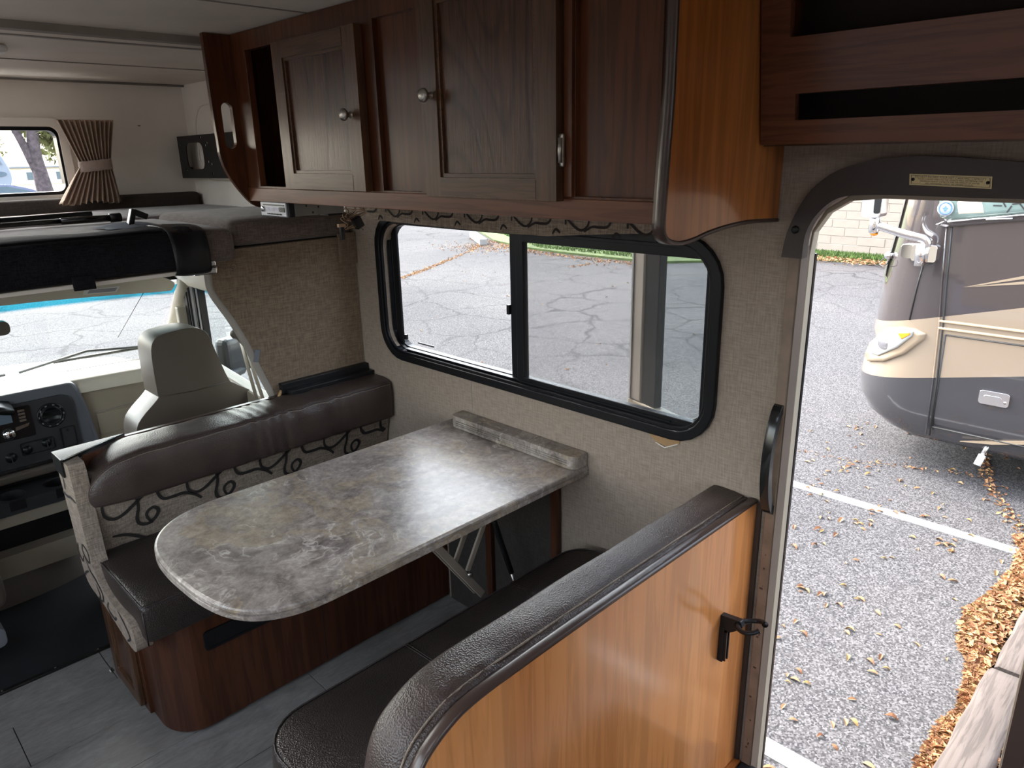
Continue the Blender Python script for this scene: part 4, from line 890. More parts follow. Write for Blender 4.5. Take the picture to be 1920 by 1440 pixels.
# ================================================================== CAB INTERIOR
mt = thing('floor_mat', 'black rubber mat covering the cab floor', 'mat', (.3, 3.0, 0))
MB().grid(lambda u, v: (lp(-.55, 1.10, u), lp(2.505, 3.25, v), .006+.006*v*math.sin(u*9+v*4)**2), 20, 14).build('mat_sheet', M['blackmat'], mt)
MB().box(-.9, 1.2, 2.497, 2.512, 0, .009).build('edge_strip', M['blackgloss'], mt, bevel=.002)
for x in (.18, .33, .46): MB().lathe((x, 2.505, .009), (0, 0, 1), [(.003, 0), (.002, .001), (0, .0012)], 8).build('screw', M['nickel'], mt)
ec = thing('engine_cover', 'rounded taupe engine cover on the cab floor below the dash', 'cover', (.33, 3.2, 0))
def hump(u, v):
    a = lp(-90, 90, u); sx = math.sin(R(a)); cx_ = math.cos(R(a)); r_ = lp(1.0, .62, v)**1.0
    prof = [(1.02, 0), (1.0, .03), (.97, .07), (.93, .12), (.88, .17), (.80, .21), (.70, .24), (.5, .26)]
    k = v*(len(prof)-1); i = min(int(k), len(prof)-2); f = k-i; q = lp(prof[i][0], prof[i+1][0], f); z = lp(prof[i][1], prof[i+1][1], f)
    return (.30+.42*sx*q, 3.42-.40*abs(cx_)**.55*q, z)
MB().grid(hump, 40, 24).build('cover_shell', M['seatleather'], ec)
ds = thing('dashboard', 'beige and dark grey cab dashboard with centre stack, vents and cup holders', 'dashboard', (.4, 3.2, .1))
def pad(u, v):
    x = lp(-.50, 1.10, u); s = [(3.135, .735), (3.14, .765), (3.16, .785), (3.22, .79), (3.35, .775), (3.48, .735), (3.56, .70)]
    k = v*(len(s)-1); i = min(int(k), len(s)-2); f = k-i; return (x, lp(s[i][0], s[i+1][0], f)-.08*((x-.3)/.8)**2, lp(s[i][1], s[i+1][1], f))
MB().grid(pad, 30, 20).build('top_pad', M['creamplastic'], ds)
dv = MB().grid(lambda u, v: (lp(.62, 1.05, u), lp(3.42, 3.45, v)-.08*((lp(.62, 1.05, u)-.3)/.8)**2, .765-.012*v), 8, 3).build('defrost_vent', M['black'], ds)
MB().box(.71, 1.12, 3.15, 3.40, .44, .735).build('glove_panel', M['beigeplastic'], ds, bevel=.012)
gl = MB().box(.755, 1.08, 3.144, 3.152, .535, .628).build('glove_door', M['beigeplastic'], ds, bevel=.003)
MB().tube([(.75, 3.146, .633), (.93, 3.144, .640)], .0018, 5).build('crease', M['trimgrey'], ds)
MB().tube([(.78, 3.148, .545), (.81, 3.147, .547)], .0018, 5).build('crease', M['trimgrey'], ds)
stk = MB().prism([(-.10, .50), (.745, .50), (.725, .66), (.705, .755), (.69, .79), (-.10, .80)], 'y', 3.10, 3.40).build('centre_stack', M['bluegrey'], ds, bevel=.02, seg=4)
face = MB().prism(rr(-.06, .672, .512, .752, (.02, .02, .045, .02), 6), 'y', 3.088, 3.104).build('control_face', M['greyplastic'], ds, bevel=.006, seg=3)
def ring_knob(x, z, r, parent, m1, m2):
    MB().lathe((x, 3.088, z), (0, -1, 0), [(r*1.2, -.002), (r*1.2, .004), (r*1.05, .006), (r, .003), (r*.9, .003), (r*.86, .012), (r*.78, .013), (r*.74, .006), (0, .006)], 28).build('vent_ring', m1, parent)
ring_knob(.590, .683, .040, face, M['black'], M['black'])
for k in range(10): MB().obox((.590+.041*math.cos(k*.628), 3.080, .683+.041*math.sin(k*.628)), (math.cos(k*.628), 0, math.sin(k*.628)), (0, 1, 0), (-math.sin(k*.628), 0, math.cos(k*.628)), .002, .001, .0035).build('vent_tick', M['silver'], face)
for dz in (-.02, 0, .02): MB().box(.560, .620, 3.076, 3.079, .683+dz-.002, .683+dz+.002).build('vent_vane', M['black'], face)
ra = MB().prism(rr(.29, .528, .622, .742, .005, 2), 'y', 3.083, 3.09).build('radio', M['blackgloss'], ds, bevel=.001)
MB().box(.31, .465, 3.080, 3.084, .690, .728).build('radio_display', M['carglass'], ra)
for k in range(4): MB().box(.487, .508, 3.079, 3.084, .685+k*.0125, .693+k*.0125).build('radio_button', M['nickel'], ra, bevel=.001)
MB().lathe((.445, 3.083, .648), (0, -1, 0), [(.021, 0), (.021, .008), (.016, .014), (0, .014)], 22).build('volume_knob', M['chrome'], ra)
MB().prism([(.468, .655), (.51, .665), (.515, .675), (.47, .668)], 'y', 3.079, 3.084).build('radio_button', M['nickel'], ra)
for x, z in ((.49, .571), (.555, .581)): MB().lathe((x, 3.088, z), (0, -1, 0), [(.017, 0), (.017, .003), (.013, .004), (.013, .007), (0, .007)], 18).build('control_knob', M['black'], face)
MB().box(.553, .557, 3.074, 3.084, .567, .595).build('knob_grip', M['greyplastic'], face)
MB().ring(rr(.47, .582, .551, .601, .006, 2), rr(.473, .579, .554, .598, .004, 2), 'y', 3.084, 3.090).build('knob_bezel', M['black'], face)
MB().lathe((.435, 3.088, .556), (0, -1, 0), [(.019, 0), (.019, .003), (.014, .004), (.014, .008), (0, .008)], 18).build('control_knob', M['black'], face)
MB().box(.433, .437, 3.073, 3.084, .542, .570).build('knob_grip', M['greyplastic'], face)
MB().ring(rr(.606, .658, .544, .625, .006, 2), rr(.609, .655, .547, .622, .004, 2), 'y', 3.084, 3.090).build('pocket_bezel', M['black'], face)
MB().lathe((.632, 3.088, .61), (0, -1, 0), [(.005, 0), (.005, .003), (0, .003)], 10).build('pocket_lock', M['black'], face)
ih = MB().grid(lambda u, v: (lp(-.4, .47, u), lp(3.02, 3.2, v), .80-.05*max(0, u-.8)/.2*1.0+.018*math.sin(v*3.1)), 20, 8).build('instrument_hood', M['black'], ds); so_ = ih.modifiers.new('s', 'SOLIDIFY'); so_.thickness = .02
MB().box(-.06, .70, 3.11, 3.38, .44, .505).build('lower_band', M['black'], ds, bevel=.01)
MB().box(-.06, .69, 3.095, 3.14, .452, .490).build('lower_strip', M['seatleather'], ds, bevel=.012, seg=3)
tray = MB().prism(rr(-.1, .67, 2.985, 3.15, (.02, .03, .01, .01), 4), 'z', .375, .425, [[(.405+.045*math.cos(a), 3.055+.048*math.sin(a)) for a in [k*math.pi/10 for k in range(20)]], [(.555+.05*math.cos(a), 3.065+.048*math.sin(a)) for a in [k*math.pi/10 for k in range(20)]]]).build('cup_tray', M['greyplastic'], ds, bevel=.005)
for x in (.405, .555): MB().lathe((x, 3.06, .42), (0, 0, -1), [(.047, -.001), (.045, .03), (.040, .075), (0, .075)], 20).build('cup_well', M['black'], ds)
for x in (.405, .555): MB().box(x-.026, x+.026, 2.979, 2.99, .392, .428).build('tray_notch', M['black'], tray)
bn = MB().prism(rr(-.1, .68, .13, .375, (.05, .05, .012, .012), 5), 'y', 3.005, 3.10, [rr(-.05, .66, .215, .325, (.03, .03, .012, .012), 5)]).build('storage_bin', M['beigeplastic'], ds, bevel=.008, seg=3)
MB().box(-.08, .67, 3.07, 3.30, .16, .37).build('bin_interior', M['black'], ds)
# visor and mirror
vs_ = thing('sun_visor', 'cream sun visor with a white label at the top of the windscreen', 'visor', (.75, 2.86, 1.16))
def visor(d): return [(.45, 1.158-d), (.475, 1.178), (.52, 1.200), (.60, 1.208), (.80, 1.200), (.95, 1.186), (1.0, 1.176), (1.028, 1.155), (1.02, 1.135), (.99, 1.128), (.80, 1.141), (.60, 1.152)]
MB().prism([(p.x, p.y) for p in smoothpath([(a, b, 0) for a, b in visor(0)], 3, True)], 'y', 2.835, 2.862, sm=True).build('visor_board', cabm, vs_, bevel=.008, seg=3)
MB().prism([(.722, 1.174), (.838, 1.170), (.822, 1.150), (.716, 1.156)], 'y', 2.832, 2.836).build('warning_label', M['whitelabel'], vs_)
MB().prism([(.738, 1.170), (.828, 1.166), (.818, 1.154), (.728, 1.159)], 'y', 2.8312, 2.8325).build('label_print', M['silver'], vs_)
rm = thing('rear_view_mirror', 'small dark rear-view mirror at the left edge of the windscreen', 'mirror', (.36, 2.85, 1.08))
MB().prism(rr(.24, .484, 1.058, 1.104, .018, 5), 'y', 2.84, 2.87).build('mirror_shell', M['seatleather'], rm, bevel=.006)
MB().tube([(.36, 2.86, 1.10), (.36, 2.95, 1.17)], .008, 6).build('mirror_stem', M['black'], rm)
# passenger seat
ps = thing('cab_seat', 'taupe vinyl passenger seat with built-in headrest facing the windscreen', 'seat', (.96, 2.75, 0), 'cab seats')
so1 = [(.735, .40), (.725, .60), (.732, .700), (.755, .745), (.818, .800), (.822, .82), (.822, .90), (.826, .975), (.842, 1.010), (.875, 1.024), (.955, 1.030), (1.005, 1.018), (1.030, .985), (1.050, .91), (1.078, .815), (1.095, .795), (1.15, .755), (1.19, .72), (1.205, .68), (1.21, .55), (1.20, .40)]
so1 = [(p.x, p.y) for p in smoothpath([(a, b, 0) for a, b in so1], 3)]
MB().prism(so1, 'y', 2.59, 2.72, sm=True).build('backrest', M['seatleather'], ps, bevel=.028, seg=5)
MB().tube([(.825, 2.588, .808), (.95, 2.588, .800), (1.075, 2.588, .806)], .0018, 5).build('headrest_seam', M['tmold'], ps)
cushion(.73, 1.10, 2.68, 3.05, .26, .40, .04, .01, 12, 12).build('seat_base', M['seatleather'], ps)
MB().box(.78, 1.05, 2.7, 3.0, .012, .26).build('pedestal', M['black'], ps)
dsx = thing('cab_seat', 'driver seat whose grey edge shows at the left of the mat', 'seat', (-.1, 2.75, 0), 'cab seats')
MB().prism([(-.42, .35), (-.42, .75), (-.33, .85), (-.30, 1.0), (-.10, 1.0), (-.07, .85), (.10, .72), (.12, .35)], 'y', 2.59, 2.72).build('backrest', M['seatleather'], dsx, bevel=.028, seg=4)
cushion(-.35, .262, 2.55, 3.0, .255, .37, .03, .008, 12, 12).build('seat_base', M['seatleather'], dsx)
MB().prism(rr(-.3, .238, .10, .17, .02, 3), 'y', 2.60, 2.9).build('seat_skirt', M['greycloth'], dsx, bevel=.01)
MB().box(-.3, .15, 2.65, 2.9, .012, .26).build('pedestal', M['black'], dsx)
sbt = thing('seat_belt', 'beige seat belt with its guide beside the passenger door window', 'seat belt', (1.13, 2.5, .75))
MB().tube([(1.115, 2.525, .97), (1.118, 2.50, .86), (1.122, 2.455, .70)], .016, 8, flat=.12, upv=(1, 0, 0)).build('strap', M['beigeplastic'], sbt)
MB().tube([(1.115, 2.485, .95), (1.122, 2.455, .83), (1.130, 2.41, .70)], .016, 8, flat=.12, upv=(1, 0, 0)).build('strap', M['beigeplastic'], sbt)
MB().tube(smoothpath([(1.105, 2.55, .985), (1.11, 2.53, .99), (1.118, 2.49, .965), (1.12, 2.47, .95)], 3), .018, 8).build('belt_guide', M['seatleather'], sbt)

# ================================================================== OUTSIDE
# ground
gr = struct(MB().box(-40, 60, -30, 62, G-.3, G).build('ground', M['asphalt']), 'cracked grey asphalt parking lot')
struct(MB().box(-60, 90, 62, 200, G-.3, G+.02).build('ground', M['dry']), 'dry yellow field far beyond the parking lot')
lw = struct(MB().prism([(16.2, 6.8), (13.8, 9.2), (13.72, 10.3), (13.75, 11.9), (13.9, 13.3), (14.55, 15.3), (16.3, 17.9), (19, 40), (60, 60), (60, -20), (17.4, -20), (16.6, 4)], 'z', G-.02, G+.05).build('ground', M['lawn']), 'strip of lawn at the edge of the parking lot')
for k, (xa, ya, xb, yb) in enumerate(((5.035, 2.9, 5.035, -4), (2.50, 1.7, 2.50, -4))):
    o = MB().box(xa-.048, xb+.048, ya, yb, G, G+.004).build('parking_line', M['paint'])
    tag(o, ['white parking line further from the doorway, running past the brown motorhome', 'white parking line nearest to our doorway, at the bottom of the view'][k], 'line', 'parking lines')
# leaf-filled crack
def leafmesh(name, m, seed, s=.028):
    rg = random.Random(seed); n = 7; vs = []; c = rg.uniform(.2, .5)
    for i in range(5):
        t = i/4; wd = s*.45*math.sin(math.pi*(t*.85+.1)); z = s*c*math.sin(math.pi*t)+.002
        vs += [(t*s*2-s, -wd, z+abs(wd)*.5), (t*s*2-s, 0, z*.7), (t*s*2-s, wd, z+abs(wd)*.6)]
    fs = [(i*3+j, i*3+j+1, i*3+j+4, i*3+j+3) for i in range(4) for j in (0, 1)]
    me = bpy.data.meshes.new(name); me.from_pydata(vs, [], fs); me.materials.append(m); return me
LM = [leafmesh('fallen_leaf', M[m], k, s) for k, (m, s) in enumerate((('leafA', .024), ('leafB', .026), ('leafC', .022), ('leafB', .020)))]
rg = random.Random(11); spots = []
for cx_, cy_, n, sp_ in ((4.6, 1.62, 7, .10), (4.75, 1.50, 5, .09), (4.9, 1.42, 6, .09), (5.15, 1.16, 4, .08), (4.75, .98, 8, .09), (4.35, 1.18, 2, .05), (3.72, 1.42, 3, .06), (3.72, 1.27, 3, .05), (3.5, 1.05, 2, .05),
                         (3.25, 1.25, 2, .05), (2.95, 1.32, 4, .05), (2.98, 1.10, 5, .06), (2.8, .85, 4, .06), (2.72, .98, 3, .06), (3.3, .86, 3, .05), (3.85, 1.05, 3, .08), (4.35, .80, 3, .08), (5.6, 1.9, 5, .12), (5.75, 1.78, 4, .1), (5.2, 1.95, 5, .1), (4.2, 1.5, 3, .1), (6.3, 2.3, 4, .15)):
    for _ in range(n): spots.append((cx_+rg.gauss(0, sp_), cy_+rg.gauss(0, sp_*.7)))
for _ in range(130): spots.append((rg.uniform(2.3, 7.5), rg.uniform(.62, 2.3)))
for _ in range(60): spots.append((rg.uniform(4, 13), rg.uniform(5, 13)))
for i, (x, y) in enumerate(spots):
    o = bpy.data.objects.new('fallen_leaf', LM[i % 4]); C.objects.link(o); o.location = (x, y, G+.001); o.rotation_euler = (rg.uniform(-.3, .3), rg.uniform(-.3, .3), rg.random()*6.3)
    k = rg.uniform(.6, 1.25); o.scale = (k, k, k); WO[o.name] = Vector((x, y, G))
    tag(o, 'loose dry autumn leaf lying on the open asphalt', 'leaf', 'fallen leaves on the asphalt')
def leafstuff(name, pts, label, seed, s=.026):
    rg = random.Random(seed); V = []; F = []; MI = []
    for (x, y, z, k) in pts:
        a = rg.random()*6.3; tl = rg.uniform(-.9, .9); L = s*k*rg.uniform(.6, 1.2); wd = L*.55
        R1 = Matrix.Rotation(a, 3, 'Z') @ Matrix.Rotation(tl, 3, 'X') @ Matrix.Rotation(rg.uniform(-.6, .6), 3, 'Y'); n = len(V)
        for q in ((-L, 0, 0), (0, -wd, L*.3), (L, 0, .1*L), (0, wd, L*.35), (0, 0, 0)):
            p = R1 @ Vector(q); V.append((x+p.x, y+p.y, z+p.z))
        F += [(n, n+1, n+4), (n+1, n+2, n+4), (n+2, n+3, n+4), (n+3, n, n+4)]; MI += [rg.choice((0, 0, 1, 1, 1, 2))]*4
    me = bpy.data.meshes.new(name); me.from_pydata(V, [], F)
    for m in ('leafA', 'leafB', 'leafC'): me.materials.append(M[m])
    me.polygons.foreach_set('material_index', MI); o = bpy.data.objects.new(name, me); C.objects.link(o); WO[o.name] = Vector((0,0,0))
    return tag(o, label, 'leaves', kind='stuff')
edge = [(5.25, .69), (5.06, .62), (4.77, .60), (4.52, .62), (4.36, .637), (4.15, .69), (3.95, .66), (3.82, .64), (3.65, .55), (3.47, .52), (3.28, .49), (3.17, .525), (2.99, .53), (2.82, .527), (2.6, .55), (2.3, .52)]
def edge_y(x):
    for (a, ya), (b, yb) in zip(edge, edge[1:]):
        if b <= x <= a: return lp(ya, yb, (x-a)/(b-a))
    return .5
pts = []
for _ in range(6500):
    x = rg.uniform(2.3, 5.25); ym = edge_y(x); y = rg.uniform(.47, ym)
    pts.append((x, y+rg.gauss(0, .006), G+.005+.06*rg.random()*min(1, (ym-y)/.12), 1))
leafstuff('leaf_drift', pts, 'drift of dry orange leaves piled against the timber edging', 3)
pts = [(rg.uniform(2.2, 5.6), rg.uniform(-.1, .30), G+.01+.10*rg.random(), 1) for _ in range(5000)]
leafstuff('leaf_drift', pts, 'leaf litter behind the timber edging, away from the asphalt', 4)
pts = []
crk = [(4.98, .62), (5.33, .65), (5.45, .74), (5.66, .845), (5.9, .95), (6.1, 1.04), (6.3, 1.10), (6.6, 1.16)]
P = smoothpath([(a, b, 0) for a, b in crk], 30)
for p in P:
    if rg.random() < .9: pts.append((p.x+rg.gauss(0, .045), p.y+rg.gauss(0, .025), G+.006, .8))
for cr in ([(5.66, 2.35), (5.76, 1.90), (5.93, 1.56), (6.1, 1.09)],):
    for p in smoothpath([(a, b, 0) for a, b in cr], 40):
        if rg.random() < .8: pts.append((p.x+rg.gauss(0, .02), p.y+rg.gauss(0, .02), G+.005, .55))
for cr in ([(8.9, 12.2), (9.5, 12.5), (10.1, 12.8), (10.8, 13.2), (11.5, 13.6), (12.9, 14.4), (13.9, 15.2)],):
    for p in smoothpath([(a, b, 0) for a, b in cr], 60):
        for _ in range(2): pts.append((p.x+rg.gauss(0, .07), p.y+rg.gauss(0, .04), G+.006, 1.0))
for _ in range(900):                                      # leaves blown along the lawn edge
    y = rg.uniform(9.2, 16.5); x = 13.72 if y < 11.9 else 13.75+(y-11.9)*.15 if y < 13.3 else 13.9+(y-13.3)*.4; pts.append((x-.12-abs(rg.gauss(0, .22)), y, G+.01, 1.3))
for _ in range(500): pts.append((rg.gauss(13.3, .45), rg.gauss(14.6, .7), G+.006, 1.1))
for _ in range(90): pts.append((rg.uniform(12.2, 13.5), 10.4+rg.gauss(0, .06), G+.006, 1.1))
for _ in range(900): pts.append((rg.gauss(16.3, .25), rg.uniform(4.5, 7.8), G+.06, 1.6))
leafstuff('leaf_litter', pts, 'lines of small leaves caught in the asphalt cracks and along the lawn edge', 5, .024)
# timbers
def beam(x0, x1, y0, y1, lab, tilt=0):
    mb = MB(); rg2 = random.Random(int(x0*10))
    def f(u, v):
        x = lp(x0, x1, u); c = [(y0, G), (y0+.004, G+.11), (y0+.02, G+.125), (y1-.02, G+.125), (y1-.004, G+.11), (y1, G)]
        k = v*(len(c)-1); i = min(int(k), len(c)-2); ff = k-i; return (x, lp(c[i][0], c[i+1][0], ff)+tilt*u+.003*math.sin(x*19), lp(c[i][1], c[i+1][1], ff)+.003*math.sin(x*11+v*5))
    mb.grid(f, 40, 16); n = len(mb.v); mb.f += [tuple(range(16)), tuple(range(39*16+15, 39*16-1, -1))]; mb.sm += [False]*2
    o = mb.build('timber_edging', M['timber']); return tag(o, lab, 'timber', 'timber edging')
beam(1.2, 3.53, .285, .462, 'weathered timber edging beam nearest to the doorway')
beam(3.56, 6.2, .30, .445, 'weathered timber edging beam further out, touching the first end to end', .01)
# lawn blades (stuff)
V = []; F = []
for _ in range(22000):
    if rg.random() < .75: y = rg.uniform(9.4, 19); x = rg.uniform(14.0 if y < 13 else 14.0+(y-13)*.55, 19.5); x = min(x, 17.3) if y < 9.8 else x
    else: y = rg.uniform(3.8, 9); x = rg.uniform(16.55, 17.35)
    a = rg.random()*6.3; h = rg.uniform(.03, .09); n = len(V); dx, dy = .02*math.cos(a), .02*math.sin(a)
    V += [(x-dx, y-dy, G+.045), (x+dx, y+dy, G+.045), (x+rg.gauss(0, .02), y+rg.gauss(0, .02), G+.05+h)]; F.append((n, n+1, n+2))
me = bpy.data.meshes.new('lawn_grass'); me.from_pydata(V, [], F); me.materials.append(M['grass']); o = bpy.data.objects.new('lawn_grass', me); C.objects.link(o)
tag(o, 'green lawn grass along the edge of the parking lot', 'grass', kind='stuff')
o = MB().obox((14.35, 15.75, G+.09), (.56, .83, 0), (.83, -.56, 0), (0, 0, 1), 1.05, .11, .09).build('parking_stop', M['concrete'], bevel=.03, seg=3); tag(o, 'pale concrete parking stop by the lawn, through the dinette window', 'parking stop')
# block wall
bw_ = struct(MB().box(17.413, 17.62, 1.0, 9.5, G-.2, 2.4).build('wall_outside', M['block']), 'cream painted block wall behind the brown motorhome')
me = None
for r_ in range(12):
    for k in range(9):
        y0 = 3.6+k*.60+(.30 if r_ % 2 else 0); z0 = G+.05+r_*.19
        if me is None:
            b0 = MB().box(17.405, 17.46, 0, .590, 0, .181).build('block', M['block'], bw_, bevel=.006, seg=1); me = b0.data; b0.location = Vector((rg.uniform(-.006, .006), y0, z0)); continue
        o = b0.copy(); C.objects.link(o); o.parent = bw_; o.location = (rg.uniform(-.006, .006), y0, z0)

# ---------------- brown and tan motorhome parked opposite
rv = thing('motorhome', 'large motorhome in brown, tan and dark grey parked opposite our doorway', 'motorhome', (7.0, -3, G))
XS = 5.8
ZF = [(2.62, 1.70), (2.2, 1.82), (1.5, 1.93), (1.2, 1.985), (.95, 2.02), (.65, 2.075), (.34, 2.10), (.17, 2.115), (.09, 2.075), (.03, 2.10), (-.05, 2.155), (-.22, 2.18), (-.34, 2.165), (-.45, 2.10), (-.52, 1.97), (-.55, 1.80)]
def Fz(z):
    for (a, fa), (b, fb_) in zip(ZF, ZF[1:]):
        if b <= z <= a: return lp(fa, fb_, (z-a)/(b-a))
    return ZF[0][1] if z > 2 else ZF[-1][1]
N_ = 2.8
def corner(t, z):                                          # t 0..1 from side tangent to nose centre
    F_ = Fz(z); a = t*math.pi/2; ins = .06*max(0, (-.40-z)/.15) if z < -.40 else 0
    return (XS+ins+1.2-1.2*abs(math.cos(a))**(2/N_), 1.45+(F_-1.45)*abs(math.sin(a))**(2/N_))
rings = []
for z, _ in ZF:
    ins = .06*max(0, (-.40-z)/.15) if z < -.40 else 0
    row = [(XS+ins, yy) for yy in (-9, -6, -3, -1, 0, .6, 1.0, 1.3)] + [corner(k/22, z) for k in range(23)]
    row += [(14-p[0], p[1]) for p in reversed(row[:-1])]; rings.append([(a, b, z) for a, b in row])
L = len(rings[0]); mb = MB()
mb.add([p for r_ in rings for p in r_], [(i*L+j, i*L+j+1, (i+1)*L+j+1, (i+1)*L+j) for i in range(len(rings)-1) for j in range(L-1)], True)
mb.add([(XS, -9, 2.62), (14-XS, -9, 2.62), (14-XS, -9, -.5), (XS, -9, -.5)], [(0, 1, 2, 3)])
mb.add(rings[0], [tuple(range(L))]); mb.add(rings[-1], [tuple(range(L))])
mb.build('body', M['rvpaint'], rv)
def onb(y, z, off=.006):
    """project a side-view point (seen from our doorway) onto the rounded body"""
    x = XS
    for _ in range(12):
        s = x/XS; yy = y*s; zz = 1.6+(z-1.6)*s; F_ = Fz(zz)
        if yy <= 1.45: xn = XS
        else:
            t = min(1, (yy-1.45)/(F_-1.45)); xn = XS+1.2-1.2*(1-t**N_)**(1/N_)
        x = .5*(x+xn)
    s = x/XS; v = Vector((x, y*s, 1.6+(z-1.6)*s)); nr = Vector((-1, .35 if y > 1.5 else 0, 0)).normalized() if y > 1.5 else Vector((-1, 0, 0))
    return v+nr*off
def patch(name, pts, m, parent, off=.006, th=.01, n=6, bevel=0):
    P = []
    for i, p in enumerate(pts):
        q = pts[(i+1) % len(pts)]; P += [(lp(p[0], q[0], k/n), lp(p[1], q[1], k/n)) for k in range(n)]
    cx_ = sum(p[0] for p in P)/len(P); cy_ = sum(p[1] for p in P)/len(P); L = len(P); vs = []
    for s in (1, .75, .5, .25): vs += [onb(cx_+(p[0]-cx_)*s, cy_+(p[1]-cy_)*s, off) for p in P]
    vs.append(onb(cx_, cy_, off)); vs += [onb(p[0], p[1], off-th) for p in P]
    fs = [(r_*L+j, r_*L+(j+1) % L, (r_+1)*L+(j+1) % L, (r_+1)*L+j) for r_ in range(3) for j in range(L)]
    fs += [(3*L+j, 3*L+(j+1) % L, 4*L) for j in range(L)] + [(j, (j+1) % L, 4*L+1+(j+1) % L, 4*L+1+j) for j in range(L)]
    return MB().add(vs, fs, True).build(name, m, parent)
# side cab window with frame, latch and round sticker
patch('window_frame', [(1.60, 1.30), (1.60, 1.8), (.1, 1.8), (.1, 1.16), (.5, 1.13), (1.07, 1.095), (1.50, 1.035), (1.57, 1.05), (1.595, 1.10)], M['rvpaint'], rv, .016)
wn_ = patch('side_window', [(1.565, 1.30), (1.565, 1.76), (.12, 1.76), (.12, 1.20), (.5, 1.175), (1.07, 1.145), (1.49, 1.083), (1.545, 1.10), (1.563, 1.15)], M['greenglass'], rv, .022)
patch('seat_back', [(1.44, 1.125), (1.46, 1.20), (1.42, 1.30), (1.34, 1.30), (1.29, 1.14)], M['creamplastic'], wn_, .0235, .001)
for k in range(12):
    yy = 1.22-k*.035; MB().obox((XS-.024, yy, 1.19+.02*math.sin(k*2.4)), (0, math.cos(k), math.sin(k)), (1, 0, 0), (0, -math.sin(k), math.cos(k)), .025, .0008, .004).build('painted_reflection', M['tire'], wn_)  # dark dashes modelled on the pane to stand for reflections
MB().tube([onb(1.50, 1.074, .03), onb(1.07, 1.136, .03), onb(.3, 1.18, .03)], .006, 6).build('window_bead', M['alu'], rv)
MB().tube([onb(1.27, 1.098, .034), onb(1.12, 1.112, .034)], .007, 6).build('window_latch', M['alu'], rv)
c_ = onb(1.515, 1.162, .030); stk_ = MB().lathe(c_, (-1, 0, 0), [(.052, 0), (.052, .001), (0, .001)], 28).build('round_sticker', M['sticker_white'], rv)
MB().lathe(c_+Vector((-.0015, 0, 0)), (-1, 0, 0), [(.044, 0), (.044, .0006), (.034, .0006), (.034, 0)], 28).build('sticker_ring', M['sticker_blue'], stk_)
MB().prism([(c_.y+a, c_.z+b) for a, b in ((-.020, -.002), (-.008, .006), (0, .022), (.008, .006), (.020, -.002), (.010, -.008), (.006, -.020), (-.006, -.020), (-.010, -.008))], 'x', c_.x-.003, c_.x-.001).build('sticker_emblem', M['sticker_blue'], stk_)
# windscreen wrapped on the nose
mb = MB(); mb.grid(lambda u, v: Vector((corner(lp(.60, 1, u), lp(.62, 1.9, v))[0], corner(lp(.60, 1, u), lp(.62, 1.9, v))[1], lp(.62, 1.9, v)))+Vector((-.004, .012, 0)), 12, 12); mb.build('front_glass', M['greenglass'], rv)
mb = MB(); mb.grid(lambda u, v: Vector((corner(lp(.50, .60, u), lp(.60, 1.9, v))[0], corner(lp(.50, .60, u), lp(.60, 1.9, v))[1], lp(.60, 1.9, v)))+Vector((-.010, .010, 0)), 4, 12); mb.build('glass_pillar', M['rvdark'], rv)
# seams, trims, stripes, compartment door
for y0, y1 in ((1.505, 1.455), (1.475, 1.43)): MB().tube([onb(y0, 1.05, .004), onb(y0-.02, .7, .004), onb(y1, .35, .004), onb(y1-.02, -.1, .004), onb(y1-.03, -.50, .004)], .006, 6).build('cap_seam', M['rvdark'] if y0 < 1.5 else M['rvpaint'], rv)
MB().tube([onb(1.60, .90, .003), onb(1.635, .62, .003), onb(1.655, .35, .003)], .005, 6).build('cap_seam', M['rvdark'], rv)
for z in (.372, .320): MB().tube([(XS-.004, 1.455, z), (XS-.004, -4, z)], .011, 6).build('belt_moulding', M['gold'], rv)
dr_ = [(1.405, .275), (.15, .275), (.15, -.43), (1.395, -.43)]
for a, b in zip(dr_, dr_[1:]+dr_[:1]): MB().tube([(XS-.001, a[0], a[1]), (XS-.001, b[0], b[1])], .006, 6).build('compartment_gap', M['rvdark'], rv)
ch = MB().prism(rr(.945, 1.13, -.175, -.075, .022, 4), 'x', XS-.018, XS).build('door_pull', M['chrome'], rv, bevel=.005, seg=3)
MB().prism(rr(.99, 1.10, -.150, -.105, .016, 4), 'x', XS-.024, XS-.016).build('pull_paddle', M['chrome'], ch, bevel=.004)
MB().lathe((XS-.018, .968, -.14), (-1, 0, 0), [(.010, 0), (.010, .003), (0, .003)], 12).build('lock', M['nickel'], ch)
MB().prism([(1.345, .628), (1.0, .743), (.2, .95), (.2, .93), (1.0, .722), (1.22, .660)], 'x', XS-.003, XS+.001).build('swoosh_stripe', M['gold'], rv)
MB().prism([(1.345, .628), (1.22, .655), (1.0, .705), (.2, .80), (.2, .78), (1.0, .686)], 'x', XS-.003, XS+.001).build('swoosh_stripe', M['gold'], rv)
MB().prism([(1.20, -.497), (1.0, -.44), (.2, -.22), (.2, -.245), (1.0, -.465)], 'x', XS-.004, XS+.02).build('swoosh_stripe', M['gold'], rv)
